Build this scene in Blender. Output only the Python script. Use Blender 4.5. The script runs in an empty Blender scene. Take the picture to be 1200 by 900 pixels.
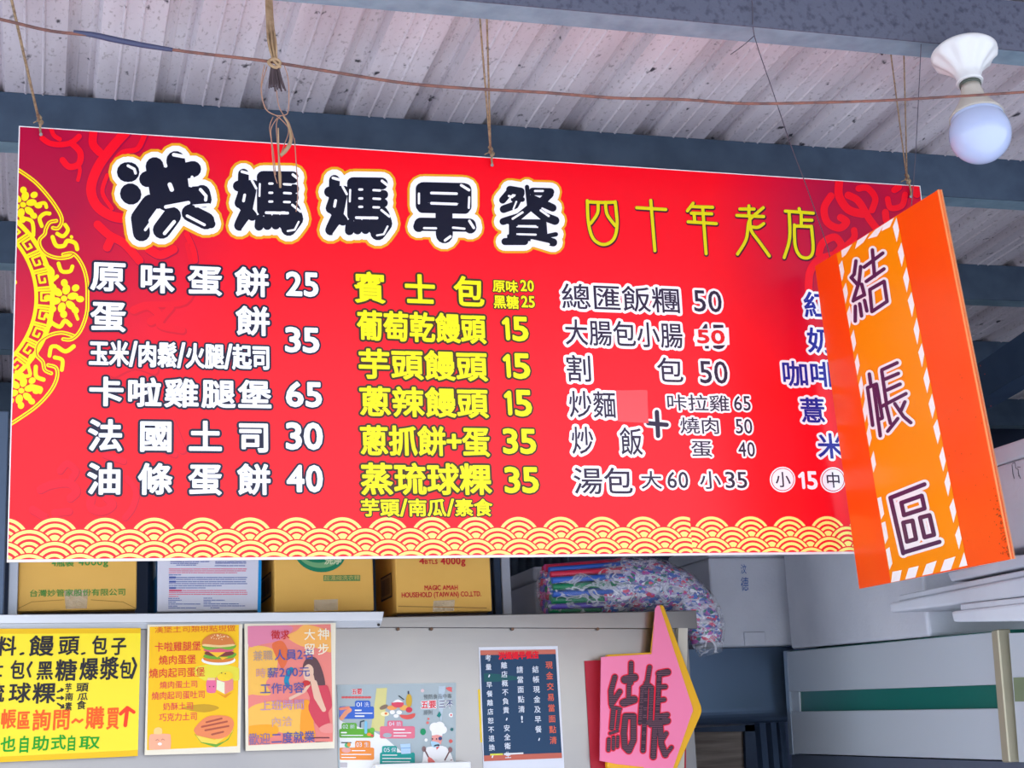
import bpy, bmesh, math, random
from mathutils import Vector, Matrix
from mathutils.geometry import tessellate_polygon
random.seed(7)
SC = bpy.context.scene
COL = SC.collection
PI = math.pi

# ------------------------------------------------------------------ camera
W_PX, H_PX, F_PX = 1200.0, 900.0, 1835.84
CAM = Vector((0.0619, -3.4507, 1.62))
YAW, PITCH, ROLL = 0.29966, 0.22931, -0.04685
FWD = Vector((math.sin(YAW) * math.cos(PITCH), math.cos(YAW) * math.cos(PITCH), math.sin(PITCH)))
_r = Vector((math.cos(YAW), -math.sin(YAW), 0))
_u = _r.cross(FWD)
RIGHT = math.cos(ROLL) * _r + math.sin(ROLL) * _u
UP = -math.sin(ROLL) * _r + math.cos(ROLL) * _u
cd = bpy.data.cameras.new('camera')
cd.sensor_width = 36.0
cd.lens = F_PX * 36.0 / W_PX
cd.clip_start = 0.05
cam = bpy.data.objects.new('camera', cd)
COL.objects.link(cam)
cam.matrix_world = Matrix(((RIGHT.x, UP.x, -FWD.x, CAM.x), (RIGHT.y, UP.y, -FWD.y, CAM.y), (RIGHT.z, UP.z, -FWD.z, CAM.z), (0, 0, 0, 1)))
SC.camera = cam

# ------------------------------------------------------------------ light
SC.view_settings.view_transform = 'Standard'
SC.view_settings.look = 'None'
SC.view_settings.gamma = 1.0
SC.view_settings.use_curve_mapping = False
SC.view_settings.exposure = 0.8
wd = bpy.data.worlds.new('sky')
SC.world = wd
wd.use_nodes = True
nt = wd.node_tree
nt.nodes.clear()
_o = nt.nodes.new('ShaderNodeOutputWorld')
_b = nt.nodes.new('ShaderNodeBackground')
_t = nt.nodes.new('ShaderNodeTexCoord')
_s = nt.nodes.new('ShaderNodeSeparateXYZ')
_c = nt.nodes.new('ShaderNodeValToRGB')
nt.links.new(_t.outputs['Generated'], _s.inputs[0])
nt.links.new(_s.outputs['Z'], _c.inputs[0])
nt.links.new(_c.outputs[0], _b.inputs[0])
nt.links.new(_b.outputs[0], _o.inputs[0])
cr = _c.color_ramp
cr.elements[0].position = 0.0
cr.elements[0].color = (0.93, 0.97, 1.0, 1)
cr.elements[1].position = 0.6
cr.elements[1].color = (0.50, 0.68, 1.0, 1)
_b.inputs[1].default_value = 1.35
sd = bpy.data.lights.new('sun', 'SUN')
sd.energy = 4.0
sd.angle = 0.02
sd.color = (1.0, 0.95, 0.87)
sun = bpy.data.objects.new('sun', sd)
COL.objects.link(sun)
sun.location = (-4, -8, 9)
sun.rotation_euler = Vector((0.30, 0.66, -0.76)).to_track_quat('-Z', 'Y').to_euler()


# ------------------------------------------------------------------ geometry of the view
def ray(x, y):
    return RIGHT * ((x - 600) / F_PX) - UP * ((y - 450) / F_PX) + FWD


def at(x, y, Y):
    d = ray(x, y)
    return CAM + d * ((Y - CAM.y) / d.y)


def atx(x, y, X):
    d = ray(x, y)
    return CAM + d * ((X - CAM.x) / d.x)


def atp(x, y, P, n):
    d = ray(x, y)
    return CAM + d * ((P - CAM).dot(n) / d.dot(n))


# ------------------------------------------------------------------ materials
def lin(c):
    return tuple((v / 255 / 12.92) if v / 255 <= 0.04045 else ((v / 255 + 0.055) / 1.055) ** 2.4 for v in c) + (1.0,)


MATS = {}


def mat(name, rgb, rough=0.6, metal=0.0, spec=0.5, noise=None, bump=None, trans=None):
    """noise=(scale xyz, amount, rgb2): blends a second colour in; bump=(scale xyz, strength)"""
    if name in MATS:
        return MATS[name]
    m = bpy.data.materials.new(name)
    m.use_nodes = True
    n, l = m.node_tree.nodes, m.node_tree.links
    p = n['Principled BSDF']
    p.inputs['Base Color'].default_value = lin(rgb)
    p.inputs['Roughness'].default_value = rough
    p.inputs['Metallic'].default_value = metal
    p.inputs['Specular IOR Level'].default_value = spec

    def tex(scale, detail=4):
        tc = n.new('ShaderNodeTexCoord')
        mp = n.new('ShaderNodeMapping')
        mp.inputs['Scale'].default_value = scale
        nz = n.new('ShaderNodeTexNoise')
        nz.inputs['Scale'].default_value = 1.0
        nz.inputs['Detail'].default_value = detail
        l.new(tc.outputs['Object'], mp.inputs[0])
        l.new(mp.outputs[0], nz.inputs['Vector'])
        return nz.outputs[0]
    if noise:
        sc, (lo, hi), rgb2 = noise
        rp = n.new('ShaderNodeValToRGB')
        rp.color_ramp.elements[0].position = lo
        rp.color_ramp.elements[1].position = hi
        rp.color_ramp.elements[0].color = lin(rgb)
        rp.color_ramp.elements[1].color = lin(rgb2)
        l.new(tex(sc), rp.inputs[0])
        l.new(rp.outputs[0], p.inputs['Base Color'])
    if bump:
        sc, st = bump
        bp = n.new('ShaderNodeBump')
        bp.inputs['Strength'].default_value = st
        bp.inputs['Distance'].default_value = 0.01
        l.new(tex(sc), bp.inputs['Height'])
        l.new(bp.outputs[0], p.inputs['Normal'])
    if trans is not None:
        out = [x for x in n if x.type == 'OUTPUT_MATERIAL'][0]
        tr = n.new('ShaderNodeBsdfTransparent')
        mx = n.new('ShaderNodeMixShader')
        mx.inputs[0].default_value = trans
        l.new(tr.outputs[0], mx.inputs[1])
        l.new(p.outputs[0], mx.inputs[2])
        l.new(mx.outputs[0], out.inputs[0])
    MATS[name] = m
    return m


def ink(rgb, gloss=False):  # printed colour
    k = 'ink_%d_%d_%d%s' % (*rgb, '_g' if gloss else '')
    return mat(k, rgb, 0.28 if gloss else 0.5, 0, 0.36)


# ------------------------------------------------------------------ objects
def tag(o, label=None, cat=None, group=None, kind=None):
    if label: o['label'] = label
    if cat: o['category'] = cat
    if group: o['group'] = group
    if kind: o['kind'] = kind
    return o


def thing(name, label, cat, loc, group=None):
    o = bpy.data.objects.new(name, None)
    o.empty_display_size = 0.05
    COL.objects.link(o)
    o.location = loc
    return tag(o, label, cat, group)


def link(name, me, mats, parent=None):
    for m in (mats if isinstance(mats, (list, tuple)) else [mats]):
        me.materials.append(m)
    o = bpy.data.objects.new(name, me)
    COL.objects.link(o)
    if parent is not None:
        o.parent = parent
        if parent.type == 'EMPTY':
            o.matrix_parent_inverse = Matrix.Translation(-parent.location)
    return o


def smooth_pts(pts, k=4, closed=False):
    pts = [Vector(p) for p in pts]
    if len(pts) < 3:
        return pts
    n = len(pts)
    out = []
    rng = range(n if closed else n - 1)
    for i in rng:
        if closed:
            a, b, c, d = pts[i - 1], pts[i], pts[(i + 1) % n], pts[(i + 2) % n]
        else:
            a, b, c, d = pts[max(i - 1, 0)], pts[i], pts[i + 1], pts[min(i + 2, n - 1)]
        for j in range(k):
            t = j / k
            out.append(0.5 * ((2 * b) + (c - a) * t + (2 * a - 5 * b + 4 * c - d) * t * t + (3 * b - a - 3 * c + d) * t ** 3))
    if not closed:
        out.append(pts[-1])
    return out


class MB:
    def __init__(self):
        self.bm = bmesh.new()

    def prism(self, pts, vec, mi=0):
        vec = Vector(vec)
        a = [self.bm.verts.new(p) for p in pts]
        b = [self.bm.verts.new(Vector(p) + vec) for p in pts]
        fs = [self.bm.faces.new(a), self.bm.faces.new(b[::-1])]
        n = len(a)
        for i in range(n):
            fs.append(self.bm.faces.new((a[(i + 1) % n], a[i], b[i], b[(i + 1) % n])))
        for f in fs:
            f.material_index = mi
        return self

    def box(self, lo, hi, mi=0):
        x0, y0, z0 = lo
        x1, y1, z1 = hi
        return self.prism([(x0, y0, z0), (x1, y0, z0), (x1, y0, z1), (x0, y0, z1)], (0, y1 - y0, 0), mi)

    def tube(self, pts, r, sides=8, sm=4, mi=0, closed=False):
        pts = smooth_pts(pts, sm, closed) if sm > 1 else [Vector(p) for p in pts]
        n = len(pts)
        rs = r if isinstance(r, (list, tuple)) else None
        rings = []
        prev = None
        for i, p in enumerate(pts):
            if closed:
                t = pts[(i + 1) % n] - pts[i - 1]
            else:
                t = pts[min(i + 1, n - 1)] - pts[max(i - 1, 0)]
            t.normalize()
            if prev is None:
                prev = t.orthogonal().normalized()
            prev = (prev - t * prev.dot(t)).normalized()
            bi = t.cross(prev)
            rr = r
            if rs:
                f = i / (n - 1) * (len(rs) - 1)
                k = min(int(f), len(rs) - 2)
                rr = rs[k] + (rs[k + 1] - rs[k]) * (f - k)
            rings.append([self.bm.verts.new(p + (prev * math.cos(2 * PI * s / sides) + bi * math.sin(2 * PI * s / sides)) * rr) for s in range(sides)])
        m = n if closed else n - 1
        for i in range(m):
            A, B = rings[i], rings[(i + 1) % n]
            for s in range(sides):
                f = self.bm.faces.new((A[s], A[(s + 1) % sides], B[(s + 1) % sides], B[s]))
                f.smooth = True
                f.material_index = mi
        if not closed:
            self.bm.faces.new(rings[0][::-1]).material_index = mi
            self.bm.faces.new(rings[-1]).material_index = mi
        return self

    def lathe(self, A, axis, prof, sides=48, flute=None, mi=0):
        axis = Vector(axis).normalized()
        x = axis.orthogonal().normalized()
        y = axis.cross(x)
        rings = []
        for t, r in prof:
            ring = []
            for s in range(sides):
                a = 2 * PI * s / sides
                rr = r * (flute(t, a) if flute else 1)
                ring.append(self.bm.verts.new(A + axis * t + (x * math.cos(a) + y * math.sin(a)) * rr))
            rings.append(ring)
        for A_, B_ in zip(rings, rings[1:]):
            for s in range(sides):
                f = self.bm.faces.new((A_[s], A_[(s + 1) % sides], B_[(s + 1) % sides], B_[s]))
                f.smooth = True
                f.material_index = mi
        self.bm.faces.new(rings[0][::-1]).material_index = mi
        self.bm.faces.new(rings[-1]).material_index = mi
        return self

    def bevel(self, w, seg=2):
        bmesh.ops.bevel(self.bm, geom=list(self.bm.edges), offset=w, segments=seg, profile=0.5, affect='EDGES', clamp_overlap=True)
        return self

    def build(self, name, mats, parent=None):
        bmesh.ops.recalc_face_normals(self.bm, faces=list(self.bm.faces))
        me = bpy.data.meshes.new(name)
        self.bm.to_mesh(me)
        self.bm.free()
        return link(name, me, mats, parent)


def slab(pts, vec, bev=0.0, seg=2):
    m = MB().prism(pts, vec)
    if bev:
        m.bevel(bev, seg)
    return m


# ------------------------------------------------------------------ lettering and print
GL = {}


def glyph(ch):
    if ch in GL:
        return GL[ch]
    c = bpy.data.curves.new('glyph', 'FONT')
    c.body = ch
    c.resolution_u = 3
    o = bpy.data.objects.new('glyph', c)
    COL.objects.link(o)
    bpy.context.view_layer.update()
    dg = bpy.context.evaluated_depsgraph_get()
    ev = o.evaluated_get(dg)
    me = ev.to_mesh()
    vs = [(v.co.x, v.co.y) for v in me.vertices]
    fs = [tuple(p.vertices) for p in me.polygons]
    cnt = {}
    for f in fs:
        for i in range(len(f)):
            e = tuple(sorted((f[i], f[(i + 1) % len(f)])))
            cnt[e] = cnt.get(e, 0) + 1
    bd = [e for e, k in cnt.items() if k == 1]
    ev.to_mesh_clear()
    bpy.data.objects.remove(o)
    bpy.data.curves.remove(c)
    GL[ch] = (vs, fs, bd)
    return GL[ch]


class Plane:
    def __init__(self, P, n, u=(1, 0, 0)):
        self.P, self.n = Vector(P), Vector(n).normalized()
        u = Vector(u)
        self.u = (u - self.n * u.dot(self.n)).normalized()
        self.v = self.n.cross(self.u)
        if self.v.z < 0:
            self.v = -self.v

    def px(self, x, y):
        d = atp(x, y, self.P, self.n) - self.P
        return Vector((d.dot(self.u), d.dot(self.v)))

    def w(self, u, v, h=0.0):
        return self.P + self.u * u + self.v * v + self.n * h

    def mpp(self, x, y):
        return (self.px(x, y + 1) - self.px(x, y)).length


class Print:
    """flat inks on a plane; T=(scale, ox, oy) turns enlarged-view coordinates into picture coordinates"""
    LAYER = 0.0004

    def __init__(self, plane, gloss=False, clip=None):
        self.pl, self.gloss, self.clip = plane, gloss, clip
        self.V, self.F, self.M, self.cols = [], [], [], []
        self.T = (1.0, 0.0, 0.0)
        self.n = 0

    def uv(self, p):
        s, ox, oy = self.T
        return self.pl.px(p[0] / s + ox, p[1] / s + oy)

    def ci(self, c):
        if c not in self.cols:
            self.cols.append(c)
        return self.cols.index(c)

    def raw(self, pts, h, col):
        if self.clip:
            u0, v0, u1, v1 = self.clip
            for ax, lim, sg in ((0, u0, 1), (0, u1, -1), (1, v0, 1), (1, v1, -1)):
                if all((p[ax] - lim) * sg >= 0 for p in pts):
                    continue
                o = []
                for i in range(len(pts)):
                    a, b = pts[i - 1], pts[i]
                    da, db = (a[ax] - lim) * sg, (b[ax] - lim) * sg
                    if (da >= 0) != (db >= 0):
                        t = da / (da - db)
                        o.append((a[0] + (b[0] - a[0]) * t, a[1] + (b[1] - a[1]) * t))
                    if db >= 0:
                        o.append((b[0], b[1]))
                pts = o
                if len(pts) < 3:
                    return
        self.n = (self.n + 0.6180339887) % 1.0
        hh = self.LAYER * h + self.n * 0.00033
        k = len(self.V)
        for p in pts:
            self.V.append(self.pl.w(p[0], p[1], hh))
        self.F.append(tuple(range(k, k + len(pts))))
        self.M.append(self.ci(col))

    def poly_uv(self, pts, h, col):
        pts = [Vector((p[0], p[1], 0)) for p in pts]
        for t in tessellate_polygon([pts]):
            self.raw([(pts[i].x, pts[i].y) for i in t], h, col)

    def poly(self, pts, h, col, sm=0):
        q = [self.uv(p) for p in pts]
        if sm:
            q = smooth_pts([(a.x, a.y, 0) for a in q], sm, True)
        self.poly_uv(q, h, col)

    def disc_uv(self, c, r, h, col, n=12, ry=None, a0=0.0):
        ry = ry or r
        ca, sa = math.cos(a0), math.sin(a0)
        self.raw([(c[0] + r * math.cos(2 * PI * i / n) * ca - ry * math.sin(2 * PI * i / n) * sa,
                   c[1] + r * math.cos(2 * PI * i / n) * sa + ry * math.sin(2 * PI * i / n) * ca) for i in range(n)], h, col)

    def ell(self, c, rx, ry, h, col, a0=0.0, n=24):
        ca, sa = math.cos(a0), math.sin(a0)
        self.raw([self.uv((c[0] + rx * math.cos(2 * PI * i / n) * ca - ry * math.sin(2 * PI * i / n) * sa,
                           c[1] + rx * math.cos(2 * PI * i / n) * sa + ry * math.sin(2 * PI * i / n) * ca)) for i in range(n)], h, col)

    def m(self, p):
        s, ox, oy = self.T
        return self.pl.mpp(p[0] / s + ox, p[1] / s + oy) / s

    def stroke_uv(self, pts, r, h, col, n=12):
        for i in range(len(pts) - 1):
            a, b = Vector(pts[i][:2]), Vector(pts[i + 1][:2])
            d = b - a
            if d.length < 1e-7:
                continue
            d.normalize()
            e = Vector((-d.y, d.x)) * r
            self.raw([a + e, a - e, b - e, b + e], h, col)
        for p in pts:
            self.disc_uv(p, r, h, col, n)

    def st(self, pts, r, h, col, sm=0, closed=False):
        """stroke given in enlarged-view units"""
        if sm:
            pts = [(p.x, p.y) for p in smooth_pts([(a[0], a[1], 0) for a in pts], sm, closed)]
        r0, r1 = (r if isinstance(r, tuple) else (r, r))
        n = len(pts)
        for i in range(n - 1):
            a, b = Vector(pts[i]), Vector(pts[i + 1])
            d = b - a
            if d.length < 1e-6:
                continue
            d.normalize()
            e = Vector((-d.y, d.x))
            ra, rb = r0 + (r1 - r0) * i / max(n - 1, 1), r0 + (r1 - r0) * (i + 1) / max(n - 1, 1)
            self.raw([self.uv(a + e * ra), self.uv(a - e * ra), self.uv(b - e * rb), self.uv(b + e * rb)], h, col)
        for i, q in enumerate(pts):
            self.ell(q, r0 + (r1 - r0) * i / max(n - 1, 1), r0 + (r1 - r0) * i / max(n - 1, 1), h, col, 0, 14)

    def glyph(self, ch, x, y, sx, sy, h, col, bold=0.0, out=0.0, ocol=None, shear=0.0):
        vs, fs, bd = glyph(ch)
        q = [(x + (a + shear * b) * sx, y + b * sy) for a, b in vs]
        for f in fs:
            self.raw([q[i] for i in f], h + 1, col)

        def rim(r, hh, c):
            used = set()
            for a, b in bd:
                A, B = Vector(q[a]), Vector(q[b])
                d = B - A
                if d.length < 1e-7:
                    continue
                d.normalize()
                e = Vector((-d.y, d.x)) * r
                self.raw([A + e, A - e, B - e, B + e], hh, c)
                used.update((a, b))
            for i in used:
                self.disc_uv(q[i], r, hh, c, 8)
        if bold:
            rim(bold, h + 1, col)
        if out:
            rim(bold + out, h, ocol)

    def row(self, s, x0, x1, y0, y1, h, col, bold=0.02, out=0.0, ocol=None, w=None, shear=0.0):
        """full-width characters between x0 and x1; y0/y1 top and foot of the first one"""
        A, B = self.uv((x0, y0)), self.uv((x0, y1))
        ym = (y0 + y1) / 2
        L = self.uv((x1, ym))
        u0 = self.uv((x0, ym)).x
        H = A.y - B.y
        wts = [0.42 if c in '/.(),:!' else 0.55 if c in '+2039415678' else 1.0 for c in s]
        tot = L.x - u0
        if w is None:
            cw = tot / sum(wts)
            pos, x = [], u0
            for q in wts:
                pos.append((x, cw * q))
                x += cw * q
        else:
            cw = self.m((x0, y0)) * w
            n = len(s)
            pos = [(u0 + (tot - cw) * i / max(n - 1, 1), cw) for i in range(n)]
        b_, o_ = bold * H, out * H
        for c, (x, ww) in zip(s, pos):
            if c == ' ':
                continue
            vs = glyph(c)[0]
            if ord(c) > 0x2000 and c != '～':
                sx, sy = ww / (1.0 if w is None else 0.93), H / 0.93
                self.glyph(c, x - (0.0 if w is None else 0.035) * sx, B.y + 0.085 * sy, sx, sy, h, col, b_, o_, ocol, shear)
            else:
                xs = [v[0] for v in vs]
                ys = [v[1] for v in vs]
                sy = H / 0.82
                if c in '/()':
                    sy = H / (max(ys) - min(ys))
                sx = min(sy * 1.3, ww * 0.84 / (max(xs) - min(xs)))
                y = B.y + 0.06 * sy
                if c in '/()':
                    y = B.y - min(ys) * sy
                if c in '+～':
                    sx = sy = ww * 0.85 / (max(xs) - min(xs))
                    y = B.y + H * 0.5 - (max(ys) + min(ys)) / 2 * sy
                self.glyph(c, x + ww / 2 - (max(xs) + min(xs)) / 2 * sx, y, sx, sy, h, col, b_, o_, ocol, shear)

    def fit(self, s, x0, x1, y0, y1, h, col, bold=0.02, out=0.0, ocol=None, gap=0.10):
        """latin text or digits squeezed into the given box"""
        A, B = self.uv((x0, y0)), self.uv((x0, y1))
        ym = (y0 + y1) / 2
        u0, u1 = self.uv((x0, ym)).x, self.uv((x1, ym)).x
        H = A.y - B.y
        lay, x = [], 0.0
        for c in s:
            if c == ' ':
                x += 0.3
                continue
            vs = glyph(c)[0]
            a, b = min(v[0] for v in vs), max(v[0] for v in vs)
            lay.append((c, x - a))
            x += b - a + gap
        x -= gap
        sx = (u1 - u0) / x
        top = max(max(v[1] for v in glyph(c)[0]) for c, _ in lay if c not in '(),')
        bot = min(min(v[1] for v in glyph(c)[0]) for c, _ in lay if c not in '(),g')
        sy = H / (top - bot)
        for c, p in lay:
            self.glyph(c, u0 + p * sx, B.y - bot * sy, sx, sy, h, col, bold * H, out * H, ocol)

    def build(self, name, parent=None):
        me = bpy.data.meshes.new(name)
        me.from_pydata(self.V, [], self.F)
        for p, k in zip(me.polygons, self.M):
            p.material_index = k
        me.update()
        n = self.pl.n
        for p in me.polygons:
            if p.normal.dot(n) < 0:
                p.flip()
        return link(name, me, [ink(c, self.gloss) for c in self.cols], parent)


# ================================================================== SETTING
m_floor = mat('concrete', (206, 206, 212), 0.85, noise=((1.5, 1.5, 1.5), (0.35, 0.7), (186, 186, 194)))
fl = MB().box((-14, -16, -0.1), (16, 8, 0.0)).build('floor', m_floor)
tag(fl, kind='structure')

# corrugated roof sheet
ROOF_Y, ROOF_Z, SLOPE, TILT = 0.3, 3.2425, -0.0535, 0.0054


def roof_z(x, y):
    return ROOF_Z + SLOPE * (y - ROOF_Y) + TILT * x


m_sheet = mat('roof_sheet', (196, 190, 184), 0.6, 0.0, 0.3)
n_, l_ = m_sheet.node_tree.nodes, m_sheet.node_tree.links
pb = n_['Principled BSDF']
tc = n_.new('ShaderNodeTexCoord')


def _nz(scale, lo, hi, ca, cb, det=5):
    mp = n_.new('ShaderNodeMapping')
    mp.inputs['Scale'].default_value = scale
    z = n_.new('ShaderNodeTexNoise')
    z.inputs['Scale'].default_value = 1
    z.inputs['Detail'].default_value = det
    r = n_.new('ShaderNodeValToRGB')
    r.color_ramp.elements[0].position, r.color_ramp.elements[1].position = lo, hi
    r.color_ramp.elements[0].color, r.color_ramp.elements[1].color = ca, cb
    l_.new(tc.outputs['Object'], mp.inputs[0])
    l_.new(mp.outputs[0], z.inputs['Vector'])
    l_.new(z.outputs[0], r.inputs[0])
    return r.outputs[0]


a = _nz((9, 1.2, 9), 0.3, 0.75, lin((220, 213, 217)), lin((188, 177, 182)))
b = _nz((34, 22, 30), 0.26, 0.34, (0.06, 0.06, 0.075, 1), (1, 1, 1, 1), 3)
c = _nz((130, 60, 100), 0.2, 0.42, (0.55, 0.52, 0.5, 1), (1, 1, 1, 1), 2)
m1 = n_.new('ShaderNodeMix'); m1.data_type = 'RGBA'; m1.blend_type = 'MULTIPLY'; m1.inputs[0].default_value = 1
m2 = n_.new('ShaderNodeMix'); m2.data_type = 'RGBA'; m2.blend_type = 'MULTIPLY'; m2.inputs[0].default_value = 1
l_.new(a, m1.inputs[6]); l_.new(b, m1.inputs[7])
l_.new(m1.outputs[2], m2.inputs[6]); l_.new(c, m2.inputs[7])
l_.new(m2.outputs[2], pb.inputs['Base Color'])

RIBX0 = at(76, 112, ROOF_Y).x
PITCHX = at(180, 112, ROOF_Y).x - RIBX0
bm = bmesh.new()
prof = []
x = RIBX0 - PITCHX * 16
D = 0.026
while x < 6.2:
    for f, d in ((0, 0), (0.035, D), (0.07, D), (0.12, D - .004), (0.14, D), (0.24, D), (0.26, D - .004), (0.31, D), (0.345, 0), (0.55, 0), (0.565, -0.004), (0.575, -0.004), (0.59, 0), (0.74, 0), (0.755, -0.004), (0.765, -0.004), (0.78, 0)):
        prof.append((x + f * PITCHX, d))
    x += PITCHX
ys = [-3.5 + 0.5 * i for i in range(17)]
rows = [[bm.verts.new((px, y, roof_z(px, y) + d)) for px, d in prof] for y in ys]
for A, B in zip(rows, rows[1:]):
    for i in range(len(prof) - 1):
        bm.faces.new((A[i], B[i], B[i + 1], A[i + 1]))
me = bpy.data.meshes.new('ceiling')
bm.to_mesh(me); bm.free()
roof = link('ceiling', me, m_sheet)
tag(roof, kind='structure')

m_beam = mat('beam_paint', (66, 84, 104), 0.55, 0.0, 0.4, noise=((14, 14, 14), (0.35, 0.75), (50, 66, 86)))
m_beam_dirty = mat('beam_dirty', (90, 94, 110), 0.75, 0.0, 0.3, noise=((60, 60, 60), (0.5, 0.72), (66, 68, 84)), bump=((60, 60, 60), 0.3))
SP = 0.835
m_flange_lit = mat('flange_lit', (140, 166, 180), 0.5, 0.1, 0.4, noise=((20, 20, 20), (0.35, 0.75), (116, 142, 158)))  # paler beam colour for lower flanges, light bounced off the ground painted in


def purlin(k, label, h=0.128, fl_=0.072, X0=-2.6, X1=5.6):
    Y = ROOF_Y + SP * k
    root = thing('roof_purlin', label, 'steel beam', (1.5, Y, roof_z(1.5, Y) - 0.11))
    d = 0.004
    A = [Vector((X, Y, roof_z(X, Y) - 0.001)) for X in (X0, X1)]
    web = MB().prism([A[0], A[1], A[1] - Vector((0, 0, h)), A[0] - Vector((0, 0, h))], (0, d, 0))
    web.build('web', m_beam_dirty if k == -1 else m_beam, root)
    fm = MB()
    lo = [p - Vector((0, 0, h)) for p in A]
    fm.prism([lo[0] + Vector((0, d, 0)), lo[1] + Vector((0, d, 0)), lo[1] + Vector((0, d, d)), lo[0] + Vector((0, d, d))], (0, fl_, 0))
    fm.prism([lo[0] + Vector((0, fl_, d)), lo[1] + Vector((0, fl_, d)), lo[1] + Vector((0, fl_, 0.02)), lo[0] + Vector((0, fl_, 0.02))], (0, d, 0))
    fm.build('lower_flange', m_flange_lit, root)
    up = MB()
    up.prism([A[0] + Vector((0, d, -d)), A[1] + Vector((0, d, -d)), A[1] + Vector((0, d, 0)), A[0] + Vector((0, d, 0))], (0, fl_, 0))
    up.build('upper_flange', m_beam, root)
    return root


purlin(-2, 'grey steel purlin overhead nearest the camera', X0=-2.6)
purlin(-1, 'dirty grey steel purlin at the top of the view with the bulb holder below it')
purlin(0, 'grey steel purlin running just above and behind the red menu board')
purlin(1, 'shaded steel purlin next behind the red board, seen right of the orange sign')
purlin(2, 'dim steel purlin two bays behind the menu board, seen at the left edge')
purlin(3, 'dark steel purlin farthest back under the roof')

# rafter to the right, running in depth
m_dark = mat('dark_paint', (58, 76, 100), 0.6, 0, 0.3, noise=((6, 6, 6), (0.4, 0.7), (46, 62, 86)))
XR = 3.25
q = [atx(1143, 428, XR), atx(1225, 371, XR), atx(1225, 424, XR), atx(1150, 468, XR)]
d1, d2 = (q[0] - q[1]).normalized(), (q[3] - q[2]).normalized()
q = [q[0] + d1 * .1, q[1] - d1 * 1.4, q[2] - d2 * 1.4, q[3] + d2 * .1]
rf = slab(q, (0.1, 0, 0)).build('roof_rafter', m_dark)
tag(rf, 'dark sloping steel rafter rising to the right of the orange sign', 'steel beam')

wb = MB().box((-3, 4.3, 0), (6, 4.4, 3.4)).build('wall_back', mat('back_wall', (60, 72, 96), 0.8))
tag(wb, kind='structure')
wr = MB().box((4.6, -1.2, 0), (4.7, 4.3, 3.3)).build('wall_right', mat('side_wall', (58, 72, 100), 0.8))
tag(wr, kind='structure')
wl = MB().box((-2.7, 0.9, 0), (-2.6, 4.3, 3.3)).build('wall_left', mat('side_wall', (58, 72, 100), 0.8))
tag(wl, kind='structure')

# ================================================================== MENU BOARD
BW, BH, BZ = 2.2908, 0.98, 1.62 + 0.4325
RED = (250, 0, 28)
CRIM = (176, 4, 56)
m_red = mat('board_red', RED, 0.28, 0, 0.36)
n_, l_ = m_red.node_tree.nodes, m_red.node_tree.links
tc = n_.new('ShaderNodeTexCoord')


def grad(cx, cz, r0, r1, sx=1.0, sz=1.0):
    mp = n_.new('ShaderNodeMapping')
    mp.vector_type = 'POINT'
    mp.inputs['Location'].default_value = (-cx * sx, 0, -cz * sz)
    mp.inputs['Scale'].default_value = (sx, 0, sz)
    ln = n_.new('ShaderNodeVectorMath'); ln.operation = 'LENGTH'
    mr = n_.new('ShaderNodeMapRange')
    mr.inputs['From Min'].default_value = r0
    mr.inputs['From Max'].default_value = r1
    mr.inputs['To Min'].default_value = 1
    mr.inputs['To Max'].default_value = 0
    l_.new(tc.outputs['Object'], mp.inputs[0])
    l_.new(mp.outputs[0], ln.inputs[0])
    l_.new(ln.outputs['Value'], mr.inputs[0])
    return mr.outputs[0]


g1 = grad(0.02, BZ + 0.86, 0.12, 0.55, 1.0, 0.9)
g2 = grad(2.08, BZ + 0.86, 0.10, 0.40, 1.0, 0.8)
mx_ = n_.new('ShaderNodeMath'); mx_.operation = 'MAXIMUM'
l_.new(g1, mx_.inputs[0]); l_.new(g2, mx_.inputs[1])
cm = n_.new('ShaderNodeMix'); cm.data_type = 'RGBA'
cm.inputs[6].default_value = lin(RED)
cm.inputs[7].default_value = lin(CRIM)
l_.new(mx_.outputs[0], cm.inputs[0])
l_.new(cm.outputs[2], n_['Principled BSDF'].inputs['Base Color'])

board = thing('menu_board', 'long red hanging menu board with white and yellow Chinese lettering', 'sign', (BW / 2, 0.0, BZ))
MB().box((0, 0, BZ), (BW, 0.007, BZ + BH)).build('backing_sheet', mat('white_board', (236, 232, 232), 0.4), board)
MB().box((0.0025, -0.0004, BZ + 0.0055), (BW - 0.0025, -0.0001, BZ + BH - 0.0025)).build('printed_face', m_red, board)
BP = Plane((0, -0.0005, BZ), (0, -1, 0))
CLIP = (0.0025, 0.0055, BW - 0.0025, BH - 0.0025)

# scroll motifs printed in the corners
p = Print(BP, True, CLIP)
SCR, SCD = (246, 4, 34), (158, 2, 58)


def scroll(pts, r, c=SCR, d=SCD):
    p.st([(a + 4, b + 5) for a, b in pts], r + 2, 0, d, 5)
    p.st(pts, r, 1, c, 5)


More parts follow.
